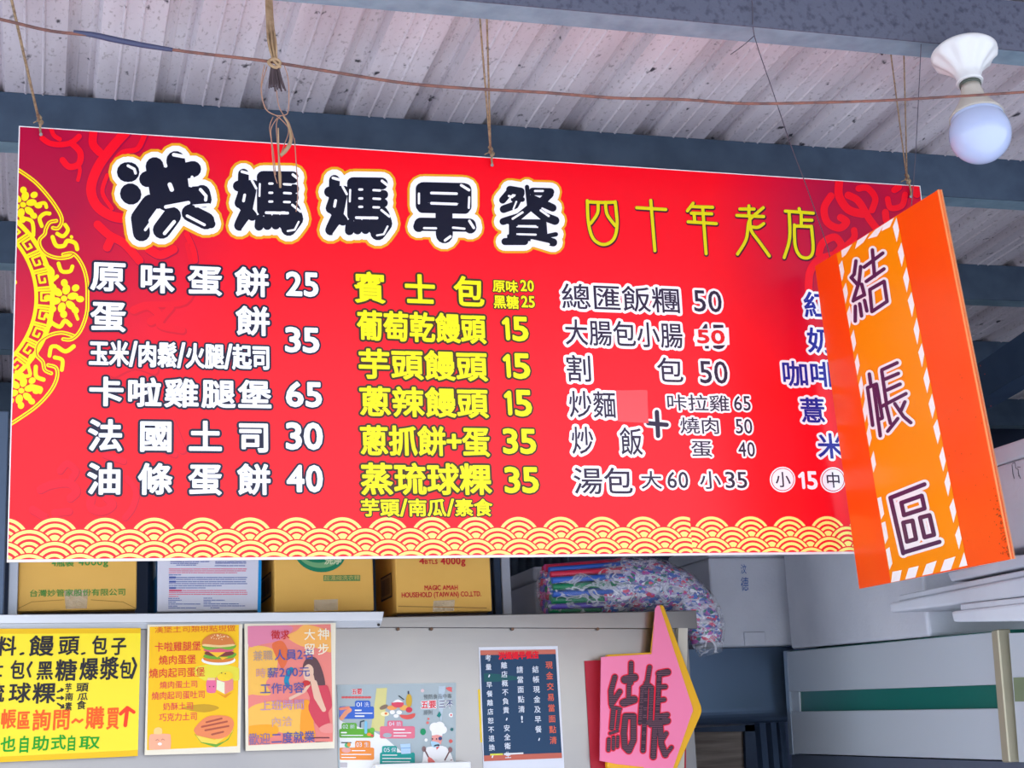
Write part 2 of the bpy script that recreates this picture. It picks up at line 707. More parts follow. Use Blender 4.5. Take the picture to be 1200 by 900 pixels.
p.T = (4.5, 10, 150)
for pts, r in (([(178, 55), (215, 80), (270, 88), (330, 78), (372, 45)], 15), ([(225, 5), (240, 40), (270, 60)], 12), ([(330, 78), (378, 130), (370, 190), (320, 205), (285, 170)], 17),
               ([(372, 190), (376, 230), (366, 275)], 10), ([(448, 20), (445, 85), (480, 128)], 22), ([(620, 20), (540, 110), (470, 210), (435, 320), (465, 410), (545, 465), (640, 480)], 26),
               ([(720, 30), (680, 110), (600, 130), (550, 190)], 14), ([(520, 250), (495, 340), (545, 425)], 11), ([(470, 510), (530, 565), (610, 610), (690, 700)], 22), ([(545, 575), (520, 630)], 22),
               ([(740, 640), (800, 670), (870, 640)], 22), ([(940, 560), (975, 640), (985, 700)], 14)):
    scroll(pts, r)
p.T = (5.714, 880, 200)
for pts, r in (([(590, 80), (590, 170), (650, 260), (745, 290)], 28), ([(650, 165), (720, 205), (790, 320), (850, 400)], 25), ([(535, 170), (490, 250), (510, 345), (590, 385), (640, 345), (600, 315)], 25),
               ([(720, 120), (780, 118), (832, 185), (810, 265)], 22), ([(455, 555), (480, 485), (560, 445), (605, 505), (560, 560)], 25), ([(915, 190), (935, 250), (1010, 235), (1032, 160)], 20),
               ([(385, 800), (395, 680), (450, 600), (540, 570)], 27), ([(690, 400), (690, 450), (640, 500)], 22), ([(990, 110), (960, 130)], 22), ([(1100, 110), (1110, 160)], 24), ([(900, 280), (905, 330)], 24)):
    scroll(pts, r)
p.T = (5.4545, 20, 480)
for pts, r in (([(275, 390), (320, 345), (375, 390), (350, 440)], 22), ([(150, 510), (220, 480), (330, 470), (380, 520), (340, 565)], 26), ([(480, 540), (470, 620), (540, 650), (610, 610), (570, 560)], 26),
               ([(700, 440), (760, 520), (740, 620), (690, 690)], 20), ([(100, 640), (170, 680)], 26), ([(240, 660), (330, 650)], 24), ([(560, 290), (680, 330)], 20), ([(940, 260), (1010, 290)], 18)):
    scroll(pts, r, (228, 5, 40), (205, 5, 42))
p.T = (3, 0, 280)
for pts, r in (([(470, 250), (520, 235), (560, 270), (530, 290)], 14), ([(600, 240), (560, 300), (640, 320)], 12), ([(520, 230), (650, 220), (680, 130), (660, 20)], 10), ([(400, 470), (470, 440), (540, 460)], 16), ([(600, 640), (640, 740)], 14)):
    scroll(pts, r, (232, 4, 36), (212, 5, 40))
p.build('scroll_pattern', board)

# wave border
p = Print(BP, True, CLIP)
DW, X0W, TOPW = 0.1032, 0.0956, 0.093
SEAM = BP.px(810, 630).x
CREAM, WRED = (255, 240, 130), (246, 22, 44)
for seg in range(2):
    p.clip = (CLIP[0], CLIP[1], SEAM, CLIP[3]) if seg == 0 else (SEAM, CLIP[1], CLIP[2], CLIP[3])
    off = 0 if seg == 0 else -0.03
    R = DW / 2
    for row in range(6):
        zc = TOPW - R - row * R / 2
        for i in range(-2, 24):
            xc = X0W + off + (i + (0.5 if row % 2 else 0)) * DW
            if xc + R < p.clip[0] or xc - R > p.clip[2]:
                continue
            N = 40

            def arc(r):
                return [(xc + r * math.cos(PI * k / N * 1.1 - 0.05 * PI), zc + r * math.sin(PI * k / N * 1.1 - 0.05 * PI)) for k in range(N + 1)]
            hh = 1 + row * 2
            p.raw(arc(R * 1.06), hh, WRED)
            for ro, ri in ((1, 0.865), (0.765, 0.625), (0.515, 0.39)):
                A, B = arc(R * ro), arc(R * ri)
                for k in range(N):
                    p.raw([A[k], A[k + 1], B[k + 1], B[k]], hh + 1, CREAM)
            p.raw(arc(R * 0.30), hh + 1, CREAM)
p.build('wave_border', board)

# medallion at the left edge
p = Print(BP, True, CLIP)
YEL, YD = (252, 224, 10), (196, 8, 40)
mc = BP.px(-74.6, 347)
k_ = BP.mpp(20, 340)
RO, RI = 124 * k_, 106 * k_
ang = [(-75 + 150 * i / 90) * PI / 180 for i in range(91)]
for rr, w in ((RO, 1.7), (RI, 1.7)):
    p.stroke_uv([(mc.x + rr * math.cos(t), mc.y + rr * math.sin(t)) for t in ang], w * 1.2 * k_, 2, YEL)
CELL = 0.187
for i in range(-5, 6):
    for pts in ([(.12, .08), (.9, .08), (.9, .80), (.30, .80), (.30, .36), (.62, .36), (.62, .56)], [(0, -.06), (1, -.06)]):
        q = []
        for a_, b_ in pts:
            t = (i + (b_ - .4)) * CELL
            r = RI + (RO - RI) * a_
            q.append((mc.x + r * math.cos(t), mc.y + r * math.sin(t)))
        p.stroke_uv(q, 1.25 * k_, 2, YEL, 8)


def dbl(pts, r=11.5, sm=5):
    p.st(pts, r, 2, YEL, sm)
    p.st(pts, 2.2, 3, YD, sm)


p.T = (5, 0, 180)
dbl([(90, 85), (200, 162), (290, 260), (350, 350), (362, 400), (340, 438), (310, 436)])
dbl([(330, 395), (290, 405), (268, 445), (262, 472), (232, 505), (236, 548), (272, 590), (335, 612), (400, 608), (428, 592)])
dbl([(370, 592), (430, 588), (480, 650), (508, 740), (512, 850), (507, 940), (470, 1040), (420, 1088), (370, 1088)])
for pts, r in (([(262, 648), (308, 690), (300, 745), (335, 720)], 12), ([(125, 378), (180, 392), (195, 430), (195, 480)], 12), ([(245, 425), (232, 380), (262, 352), (290, 352)], 12), ([(335, 470), (370, 485), (398, 450), (382, 418)], 12),
               ([(308, 490), (330, 540), (375, 540), (395, 512), (440, 525), (452, 560)], 13), ([(343, 645), (362, 690), (410, 690), (424, 662)], 12), ([(418, 488), (420, 490)], 10), ([(215, 300), (260, 290), (272, 315)], 11)):
    p.st(pts, r * 0.97, 2, YEL, 4)
p.T = (5, 0, 340)
dbl([(430, 268), (360, 250), (280, 270), (222, 318), (215, 380), (250, 420), (262, 468), (300, 488)])
dbl([(282, 440), (330, 458), (332, 520), (290, 600), (200, 692), (40, 800)])
for pts, r in (([(182, 385), (165, 440), (175, 500), (110, 500), (95, 480)], 11), ([(272, 145), (300, 190), (262, 240)], 12), ([(300, 190), (350, 215), (380, 180), (412, 205)], 13), ([(290, 385), (300, 335), (330, 330)], 12), ([(340, 335), (385, 360), (432, 330)], 13),
               ([(320, 395), (365, 410), (362, 468)], 12), ([(210, 450), (212, 505), (255, 525)], 13), ([(180, 560), (240, 575), (235, 600)], 10), ([(440, 130), (455, 170)], 10), ([(95, 510), (130, 530)], 10)):
    p.st(pts, r * 0.97, 2, YEL, 4)
p.T = (1, 0, 0)
for cx, cy, s in ((75, 350, 1.0), (27, 240, 0.95), (25, 458, 0.9)):
    c0 = BP.px(cx, cy)
    for j in range(6):
        t = j * PI / 3 + 0.3
        p.disc_uv((c0.x + 10 * s * k_ * math.cos(t), c0.y + 11 * s * k_ * math.sin(t)), 6.2 * s * k_, 2, YEL, 14, 4.3 * s * k_, t)
    for j in range(8):
        t = j * PI / 4
        p.disc_uv((c0.x + 17.5 * s * k_ * math.cos(t), c0.y + 18.5 * s * k_ * math.sin(t)), 4.6 * s * k_, 2, YEL, 12, 3.9 * s * k_, t)
    p.disc_uv(c0, 3.6 * s * k_, 2, YEL)
p.st([(14, 326), (17, 331)], 3, 2, YEL)
p.build('medallion', board)

# title, bubble lettering
NAVY, WHITE, GOLD = (10, 13, 36), (248, 246, 250), (236, 164, 30)
p = Print(BP, True, CLIP)


def bubble(strokes, lights, remap=None, grow=29, gold=14, fat=1.13):
    f = remap or (lambda q: q)
    for pts, r in strokes:
        pts = [f(q) for q in pts]
        r *= fat
        p.st(pts, r + grow + gold, 2, GOLD)
        p.st(pts, r + grow, 3, WHITE)
        p.st(pts, r, 4, NAVY)
    for pts, r in lights:
        p.st([f(q) for q in pts], r, 5, WHITE)


p.T = (4.2857, 120, 160)
bubble([([(122, 180), (136, 180)], 44), ([(140, 288), (144, 292)], 46), ([(240, 335), (186, 410), (196, 485)], 38), ([(262, 150), (285, 300)], 40), ([(368, 122), (392, 300)], 42), ([(225, 215), (320, 195), (455, 165)], 36),
        ([(275, 320), (340, 290), (420, 300), (495, 295)], 40), ([(500, 285), (508, 318)], 36), ([(350, 400), (298, 470)], 40), ([(440, 385), (520, 425)], 38), ([(520, 420), (545, 440)], 20), ([(320, 260), (320, 330)], 40)],
       [([(358, 93), (408, 102)], 9), ([(128, 148), (160, 165), (166, 186)], 7), ([(492, 268), (520, 300), (518, 320)], 8), ([(312, 488), (360, 430)], 9), ([(425, 400), (512, 445)], 7), ([(238, 440), (215, 470)], 7), ([(318, 355), (432, 334)], 9),
        ([(338, 243), (348, 268)], 11), ([(470, 350), (535, 345)], 8), ([(306, 112), (318, 150)], 8), ([(450, 205), (445, 250)], 7)])
MA = ([([(708, 190), (706, 290), (690, 335)], 24), ([(682, 250), (758, 246)], 24), ([(690, 330), (735, 380), (752, 400)], 22), ([(745, 270), (725, 370), (692, 440)], 25), ([(692, 440), (688, 448)], 24), ([(805, 205), (955, 207)], 27), ([(805, 205), (805, 370)], 26),
       ([(805, 262), (965, 264)], 20), ([(805, 306), (963, 308)], 20), ([(805, 352), (960, 352)], 22), ([(882, 205), (884, 360)], 20), ([(955, 370), (970, 415), (935, 462)], 34), ([(790, 415), (786, 452)], 20), ([(832, 410), (828, 448)], 20),
       ([(872, 408), (870, 446)], 20), ([(912, 405), (910, 446)], 20)],
      [([(700, 178), (738, 188)], 7), ([(750, 222), (772, 262)], 6), ([(735, 428), (705, 470)], 7), ([(714, 295), (708, 325)], 7), ([(838, 238), (852, 238)], 6), ([(838, 284), (852, 284)], 6), ([(838, 328), (852, 328)], 6), ([(912, 241), (945, 243)], 6),
       ([(912, 285), (945, 287)], 6), ([(912, 330), (940, 331)], 6), ([(790, 240), (788, 300)], 5), ([(822, 384), (930, 386)], 7), ([(956, 193), (984, 215)], 7), ([(953, 345), (994, 378)], 6), ([(985, 430), (965, 470), (930, 476)], 5)])
bubble(*MA)


def ma2(q):
    x, y = q[0] / 4.2857 + 120, q[1] / 4.2857 + 160
    return ((381 + (x - 274) * 76 / 79 - 120) * 4.2857, (206 + (y - 198.5) * 72 / 74.5 - 160) * 4.2857)


bubble(*MA, remap=ma2)
p.T = (3.75, 360, 190)
bubble([([(508, 118), (686, 122)], 26), ([(502, 118), (502, 192)], 23), ([(694, 122), (694, 196)], 24), ([(510, 160), (690, 163)], 17), ([(505, 202), (692, 206)], 20), ([(498, 274), (712, 278)], 26), ([(600, 215), (602, 320)], 33), ([(600, 310), (602, 322)], 32), ([(494, 278), (490, 284)], 22), ([(714, 284), (716, 288)], 24)],
       [([(676, 103), (710, 124)], 6), ([(490, 140), (490, 182)], 5), ([(711, 156), (709, 202)], 5), ([(513, 291), (565, 292)], 5), ([(640, 289), (690, 294)], 5), ([(712, 260), (731, 290)], 6), ([(605, 345), (628, 328)], 6), ([(545, 137), (655, 140)], 6), ([(545, 182), (655, 186)], 6)], grow=26, gold=10)
bubble([([(890, 122), (938, 130)], 14), ([(892, 128), (858, 168)], 13), ([(905, 165), (945, 165)], 9), ([(938, 138), (912, 190), (862, 208)], 14), ([(990, 130), (1068, 132)], 14), ([(1064, 142), (1010, 195)], 15), ([(985, 160), (1078, 202)], 14), ([(985, 195), (930, 240), (860, 262)], 13),
        ([(985, 195), (1040, 240), (1088, 258)], 16), ([(898, 268), (898, 340)], 17), ([(900, 268), (1035, 268)], 13), ([(900, 300), (1035, 304)], 11), ([(900, 334), (1025, 336)], 11), ([(1032, 270), (1036, 325)], 16), ([(868, 350), (955, 350)], 13), ([(985, 325), (1080, 354)], 15), ([(1058, 325), (1092, 318)], 8), ([(965, 110), (975, 200)], 8)],
       [([(928, 282), (1003, 283)], 4.5), ([(928, 318), (1003, 320)], 4.5), ([(902, 250), (945, 222)], 5), ([(985, 345), (1060, 362)], 5), ([(880, 278), (880, 315)], 5), ([(1000, 128), (1034, 128)], 5), ([(905, 207), (918, 175)], 4), ([(885, 150), (900, 155)], 5), ([(1025, 213), (1060, 238)], 5)], grow=25, gold=10, fat=1.2)
p.build('title_lettering', board)

# slogan, thin yellow brush strokes
p = Print(BP, True, CLIP)
p.T = (3.75, 660, 210)
SY, SDK = (226, 214, 4), (70, 8, 40)
for char in [[[(105, 95), (110, 190), (130, 260), (175, 288), (220, 265), (236, 200), (228, 100)], [(105, 100), (165, 103), (228, 102)], [(152, 102), (150, 150), (120, 195)], [(185, 102), (192, 155), (228, 205)]], [[(322, 126), (450, 134)], [(384, 94), (402, 315)]], [[(570, 106), (545, 140)], [(560, 121), (656, 124)], [(562, 150), (652, 153)], [(548, 188), (672, 196)], [(574, 150), (577, 188)], [(612, 124), (627, 328)]], [[(775, 132), (838, 132)], [(762, 160), (880, 165)], [(815, 118), (815, 162)], [(878, 126), (838, 160), (815, 188), (803, 265), (765, 330)], [(819, 168), (825, 225), (862, 278), (905, 338)], [(880, 196), (855, 212), (826, 210)]], [[(1036, 130), (1040, 148)], [(975, 141), (1098, 150)], [(992, 146), (994, 260), (970, 345)], [(1045, 158), (1045, 205)], [(1045, 180), (1092, 181)], [(1015, 202), (1018, 290), (1040, 338), (1078, 345), (1097, 310), (1090, 208)], [(1015, 206), (1090, 209)]]]:
    p = Print(BP, True, CLIP); p.T = (3.75, 660, 210)
    for pts in char:
        sm = 5 if len(pts) > 2 else 0
        p.st([(a + 2, b + 3) for a, b in pts], 11, 2, SDK, sm)
        p.st(pts, 7, 3, SY, sm)
    p.build('slogan_character', board)


# first menu column: white with navy rim
OUTN = (20, 20, 50)
WH = (250, 250, 252)
YE, YO = (252, 240, 0), (66, 44, 22)


def col(name, items, c, o, bold, out, cjk_w=None):
    global p
    p = Print(BP, True, CLIP)
    for it in items:
        s, x0, x1, y0, y1 = it[:5]
        w = it[5] if len(it) > 5 else None
        sc = 30.0 / max(y1 - y0, 14)
        bb, oo = bold, out
        if y1 - y0 < 24:
            oo = out * 1.15
        if all(ord(ch) < 0x2000 for ch in s):
            p.fit(s, x0, x1, y0, y1, 2, c, bb * 1.3, oo, o)
        else:
            p.row(s, x0, x1, y0, y1, 2, c, bb, oo, o, w)
    return p


col('a', [('原味蛋餅', 107, 314, 306, 340, 37), ('25', 336, 372, 319, 346), ('蛋餅', 107, 315, 353, 387, 37), ('35', 335, 373, 384, 412), ('玉米/肉鬆/火腿/起司', 104, 317, 399, 428), ('卡啦雞腿堡', 105, 317, 442, 475, 37), ('65', 336, 376, 448, 476),
          ('法國土司', 104, 316, 492, 528, 37), ('30', 336, 377, 496, 526), ('油條蛋餅', 103, 316, 543, 579, 37), ('40', 337, 377, 546, 576)], WH, OUTN, 0.032, 0.075).build('menu_column', board)
col('b', [('賓士包', 416, 566, 319, 354, 34), ('原味', 577, 607, 328, 342), ('20', 610, 625, 328.5, 341), ('黑糖', 578, 608, 346, 361), ('25', 611, 626, 347, 360), ('葡萄乾饅頭', 418, 569, 364, 398), ('5', 601, 618, 372, 399), ('芋頭饅頭', 419, 571, 409, 443), ('5', 602, 620, 415, 443),
          ('蔥辣饅頭', 420, 572, 453, 487), ('5', 604, 622, 458, 487), ('蔥抓餅+蛋', 421, 574, 499, 533), ('35', 590, 627, 503, 531), ('蒸琉球粿', 422, 576, 543, 579), ('35', 592, 630, 548, 577), ('芋頭/南瓜/素食', 422, 577, 585, 605)], YE, YO, 0.03, 0.07)


def one(x, y0, y1, r, c, o, ro):
    for pts in ([(x - .6, y0 + r), (x + .8, y1 - r)], [(x - .6, y0 + r), (x - 4.2, y0 + r + 3.6)]):
        p.st(pts, r + ro, 2, o)
        p.st(pts, r, 3, c)


for x, y0, y1 in ((594.5, 372, 399), (595.5, 415, 443), (597, 458, 487)):
    one(x, y0, y1, 2.5, YE, YO, 2.2)
p.build('menu_column', board)
DK, WO = (44, 26, 58), (252, 250, 252)
col('c', [('總匯飯糰', 657, 797, 332, 362), ('50', 813, 845, 340, 365), ('大腸包小腸', 661, 800, 374, 404), ('割', 662, 694, 416, 447), ('包', 769, 801, 419, 448), ('50', 820, 852, 423, 449), ('炒麵', 666, 722, 458, 489), ('咔拉雞', 780, 855, 462, 481), ('65', 860, 879, 464, 481),
          ('燒肉', 796, 844, 489, 508), ('50', 862, 881, 491, 508), ('炒', 669, 696, 500, 532), ('飯', 726, 753, 501, 533), ('蛋', 809, 835, 516, 535), ('40', 865, 884, 518, 535), ('湯包', 671, 742, 548, 579), ('大', 750, 776, 552, 573), ('60', 782, 806, 553, 572),
          ('小', 819, 845, 552, 573), ('35', 850, 875, 553, 572)], DK, WO, 0.008, 0.11)
p.fit('45', 815, 849, 380, 408, 2, DK, 0.02, 0.1, WO)
p.st([(759.5, 496), (781, 498)], 2.6, 3, DK); p.st([(769.5, 483), (771, 511)], 2.6, 3, DK)
p.st([(759.5, 496), (781, 498)], 5.2, 2, WO); p.st([(769.5, 483), (771, 511)], 5.2, 2, WO)
p.build('menu_column', board)
BL = (22, 34, 150)
col('d', [('紅', 941, 972, 342, 372), ('奶', 945, 978, 384, 413), ('咖啡', 915, 980, 423, 452), ('薏', 937, 967, 466, 495), ('米', 957, 990, 508, 537)], BL, WO, 0.02, 0.10)
one(941, 553, 573, 1.7, WO, WO, 0.2)
p.fit('5', 946, 957, 553, 573, 2, WO, 0.04)
for cx, cy, ch in ((917, 562, '小'), (976, 562.5, '中')):
    p.ell((cx, cy), 15, 15, 1, WO, n=32); p.ell((cx, cy), 13.4, 13.4, 2, (214, 20, 50), n=32); p.ell((cx, cy), 12.6, 12.6, 3, WO, n=32)
    p.row(ch, cx - 9, cx + 9, cy - 9, cy + 9, 3, DK, 0.01)
p.build('menu_column', board)

# price sticker and red patch pasted on
p = Print(BP, True, CLIP)
p.poly([(813, 386), (853.5, 384), (854.5, 404.5), (814, 406)], 5, (252, 248, 248))
p.fit('50', 817, 848, 387, 402, 6, (236, 20, 30), 0.05)
p.build('price_sticker', board)
MB().prism([at(722, 457.5, -0.0022), at(758.5, 457, -0.0022), at(760, 496, -0.0022), at(724, 494, -0.0022)], (0, 0.001, 0)).build('red_patch', mat('patch', (238, 44, 52), 0.22, 0, 0.8), board)

# ================================================================== ORANGE CHECKOUT SIGN
Q1, Q2, Q3 = at(955, 312, -0.045), at(1007, 690, -0.045), at(1100, 222, -0.60)
nO = (Q2 - Q1).cross(Q3 - Q1).normalized()
if nO.x > 0:
    nO = -nO
Q4 = atp(1186, 655, Q1, nO)
m_or = mat('orange_paint', (255, 84, 0), 0.3, 0, 0.5, noise=((3, 3, 1.2), (0.4, 0.65), (255, 74, 0)))
osign = thing('checkout_sign', 'vertical orange sign board with purple characters and white hazard dashes', 'sign', (Q2 + Q4) / 2)
slab([Q1, Q3, Q4, Q2], -nO * 0.005).build('board', m_or, osign)
slab([q - nO * .0055 for q in (Q1, Q3, Q4, Q2)], -nO * 0.003).build('added_back_sheet', mat('added_sign_back', (214, 214, 212), 0.5), osign)  # unseen pale back, added to keep orange bounce off the foam
_e = (Q1 - Q3).normalized() * .0045
slab([Q3 + _e + nO * .0012, Q3 + nO * .0012, Q4 + nO * .0012, Q4 + _e + nO * .0012], -nO * .010).build('edge_trim', mat('orange_edge', (255, 150, 84), 0.35), osign)
OP = Plane(Q1 + nO * 0.0004, nO, Q3 - Q1)
p = Print(OP, True)
# inner amber strip
p.T = (1, 0, 0)
p.poly([(980.5, 297.5), (1051, 253), (1134, 663), (1044, 683)], 0, (255, 146, 0))
# strip edges interpolate for dashes
TLs, TRs, BRs, BLs = Vector((980.5, 297.5)), Vector((1051, 253)), Vector((1134, 663)), Vector((1044, 683))


def strip(s, t):
    a_ = TLs.lerp(TRs, s)
    b_ = BLs.lerp(BRs, s)
    return a_.lerp(b_, t)


DASH = (250, 248, 246)
# left column of dashes (measured), right column, top and bottom rows
for y0, y1, y2, y3 in ((305, 318, 330, 311), (331, 344, 356, 339), (358, 372, 385, 367), (386, 402, 413, 395), (414, 428, 440, 424), (440, 454, 467, 451), (467, 483, 495, 480), (495, 513, 524, 508), (528, 544, 554, 538), (582, 602, 609, 584), (611, 630, 638, 613), (641, 660, 668, 644)):
    def ex(y):
        t = (y - 297.5) / (683 - 297.5)
        return 980.5 + (1044 - 980.5) * t
    w_ = 5.5
    p.poly([(ex(y0) + w_, y0), (ex(y1) + w_ + 0.3, y1), (ex(y2) + 1, y2), (ex(y3) + 0.6, y3)], 1, DASH)


def exr(y):
    return 1051 + (1134 - 1051) * (y - 253) / (663 - 253)


for y0, y1, y2, y3 in ((255, 270, 284, 266), (284, 299, 313, 295), (313, 328, 343, 325), (342, 357, 372, 352), (372, 387, 404, 386), (402, 415, 431, 413), (430, 447, 461, 443), (461, 478, 491, 473), (491, 508, 521, 500), (523, 540, 553, 535), (552, 567, 582, 565), (584, 600, 613, 594), (616, 631, 644, 627)):
    p.poly([(exr(y0) - 0.6, y0), (exr(y1) - 0.4, y1), (exr(y2) - 6.2, y2), (exr(y3) - 7.2, y3)], 1, DASH)
for a_, b_, c_, d_ in (((986, 293.5), (999, 286), (991, 299), (987, 302)), ((1005, 282), (1019, 273), (1012, 284), (1002, 292)), ((1026, 269), (1037, 262), (1028, 277), (1017, 280)), ((1036, 262.5), (1048, 255), (1043, 266), (1033, 271))):
    p.poly([a_, b_, c_, d_], 1, DASH)
for q in ([(1046, 670), (1057, 668), (1054.5, 680.5), (1044.5, 682.5)], [(1065, 666), (1077, 663), (1073, 676.5), (1061, 679)], [(1086, 661), (1098, 657), (1093, 672), (1081, 674.5)], [(1107, 656), (1120, 652), (1114.5, 667.5), (1102, 670)], [(1130, 647), (1134, 662.5), (1124, 664.8)]):
    p.poly(q, 1, DASH)
PUR = (78, 36, 82)


def round_glyph(T, strokes, r, rim):
    p.T = T
    for pts in strokes:
        p.st(pts, r + rim, 2, (250, 248, 248))
        p.st(pts, r, 4, PUR)


round_glyph((7.2, 970, 270), [[(243, 258), (228, 370), (205, 398)], [(203, 398), (255, 455)], [(283, 305), (268, 440), (220, 595)], [(225, 590), (310, 545)], [(292, 455), (315, 545)], [(238, 640), (237, 765)], [(275, 620), (290, 722)], [(315, 590), (335, 680)],
                              [(382, 165), (400, 385)], [(312, 310), (470, 192)], [(330, 430), (480, 325)], [(360, 500), (480, 430), (505, 600), (378, 685), (360, 500)]], 15, 20)
round_glyph((7.2, 1000, 405), [[(140, 240), (152, 325)], [(125, 355), (168, 672)], [(125, 355), (200, 325), (250, 610), (215, 625)], [(178, 360), (232, 760)], [(245, 215), (285, 490)], [(245, 205), (375, 145)], [(268, 285), (385, 235)], [(290, 375), (400, 325)], [(250, 510), (450, 405)],
                               [(280, 500), (318, 655)], [(295, 722), (380, 615)], [(355, 490), (430, 600), (490, 650)], [(440, 475), (405, 555)]], 15, 21)
round_glyph((6, 1020, 550), [[(145, 200), (385, 105)], [(145, 200), (235, 590)], [(235, 585), (490, 510)], [(222, 235), (365, 185), (385, 275), (240, 322), (222, 235)], [(235, 375), (300, 360), (325, 490), (262, 508), (235, 375)], [(353, 340), (420, 322), (452, 460), (385, 478), (353, 340)]], 15, 19)
p.T = (1, 0, 0)
random.seed(4)
for _ in range(90):
    t_ = random.random() ** .5
    y = 560 + 92 * t_
    xe = 1100 + 86 * (y - 222) / 433
    p.ell((xe - 1.2 - abs(random.gauss(0, 2.2 + 3 * t_)), y), random.uniform(.3, .9), random.uniform(.3, 1.1), 1, random.choice(((150, 54, 20), (120, 60, 40), (196, 66, 10))), 0, 6)
for _ in range(26):
    p.ell((random.uniform(1110, 1165), random.uniform(420, 640)), .5, random.uniform(.4, .9), 1, (206, 70, 8), 0, 6)
p.build('lettering', osign)

# ================================================================== STEEL COUNTER BACK WITH TOP BAND
SY_ = 0.80
m_steel = mat('brushed_steel', (158, 154, 150), 0.32, 1.0, 0.5, noise=((1.6, 1.6, 2.6), (0.3, 0.7), (138, 136, 138)), bump=((3, 3, 160), 0.015))
m_alu = mat('aluminium', (214, 217, 222), 0.4, 0.5, 0.5)
e_top = [at(-130, 720, SY_ - .008), at(806, 719, SY_ - .008)]
XR_ = at(805, 736, SY_).x
steel = thing('steel_cabinet', 'tall stainless steel counter back carrying the taped paper notices', 'cabinet', (0.7, 1.15, 0))
zt = at(640, 736, SY_).z
ztop = at(640, 718.5, SY_ - .008).z
MB().box((-0.6, SY_, 0.0), (XR_, 1.55, ztop - .012)).build('panel', m_steel, steel)
band = MB()
XB0 = at(428, 735, SY_).x
bl0, bl1 = at(428, 735.5, SY_ - .008), at(805, 737.5, SY_ - .008)
bl1.x = XR_ + .03
band.prism([bl0, bl1, (XR_ + .03, SY_ - .008, ztop - .001), (bl0.x, SY_ - .008, ztop - .001)], (0, 0.007, 0))
band.prism([(-0.6, SY_, ztop - .012), (XR_ + .03, SY_, ztop - .012), (XR_ + .03, SY_, ztop), (-.6, SY_, ztop)], (0, 0.76, 0))
band.bevel(0.002, 1).build('top_band', m_steel, steel)
for x_ in (467, 506, 601, 701):
    MB().lathe(at(x_, 737, SY_ - .0105), (0, 1, 0), [(0, .003), (.001, .0042), (.003, .0045)], 12).build('screw', mat('rust', (112, 80, 58), 0.7), steel)
MB().prism([at(795, 736, SY_ - .02), at(806, 736, SY_ - .02), at(801, 930, SY_ - .02), at(790, 930, SY_ - .02)], (0, 0.02, 0)).build('edge_strip', mat('edge_strip', (206, 200, 184), 0.5), steel)

rail = thing('aluminium_rail', 'pale aluminium channel rail under the cardboard cartons', 'rail', at(200, 735, 0.75))
RY = .772
a0, a1 = at(-90, 721, RY), at(450, 716.5, RY)
b0, b1 = at(-90, 738, RY), at(447, 735, RY)
r_ = MB()
up_, lo_ = 0.62, 0.72
r_.prism([a0, a1, a1.lerp(b1, up_), a0.lerp(b0, up_)], (0, .0155, 0))
r_.bevel(0.0015, 1)
r_.build('upper_channel', m_alu, rail)
r_ = MB().prism([a0.lerp(b0, up_) + Vector((0, .006, 0)), a1.lerp(b1, up_) + Vector((0, .006, 0)), b1 + Vector((-.004, .006, 0)), b0 + Vector((0, .006, 0))], (0, .0095, 0))
r_.build('lower_lip', mat('aluminium_shaded', (188, 192, 198), 0.45, 0.5), rail)  # darker copy of the aluminium, shade of the recess painted in
MB().lathe(at(444, 732, RY + .001), (0, 1, 0), [(0, .003), (.002, .004), (.012, .004)], 12).build('bolt', mat('bolt', (70, 66, 64), 0.5, 0.8), rail)

# shelf plank for cartons
zpl = [at(20, 715, .86).z, at(577, 717.5, .86).z]
xpl = [at(20, 715, .86).x, at(577, 717.5, .86).x]
sl = (zpl[1] - zpl[0]) / (xpl[1] - xpl[0])


def zshelf(x):
    return zpl[0] + sl * (x - xpl[0])



# ================================================================== CARTONS
m_card = mat('cardboard', (240, 190, 98), 0.75, 0, 0.25, noise=((5, 5, 9), (0.3, 0.75), (232, 180, 88)))
m_card2 = mat('cardboard_end', (150, 110, 58), 0.8, 0, 0.2)
m_tape = mat('clear_tape', (232, 214, 176), 0.15, 0, 0.8, bump=((60, 60, 60), 0.6), trans=0.45)


def carton(label, xl, xr, yb, depth, m, h=0.33, front=.86, cat='box'):
    L, R = at(xl, yb, front), at(xr, yb, front)
    z0 = z1 = (zshelf(L.x) + zshelf(R.x)) / 2
    pk = MB().box((L.x + .01, front + .04, ztop + .0005), (R.x - .002, front + depth, z0 - .001)).build('shelf_board', mat('plank', (60, 50, 52), 0.8))
    tag(pk, 'dark board under the ' + {20.5: 'left end carton with green lettering', 184: 'white and blue carton', 322: 'carton with the green oval label', 465: 'carton with red English lettering'}[xl], 'board')
    root = thing('carton', label, cat, ((L.x + R.x) / 2, front + depth / 2, (z0 + z1) / 2))
    b_ = MB().prism([(L.x, front, z0), (R.x, front, z1), (R.x, front, z1 + h), (L.x, front, z0 + h)], (0, depth, 0))
    b_.bevel(.004, 2).build('body', m, root)
    return root, Plane((L.x, front - .0006, z0), (0, -1, 0)), L, R, z0, z1


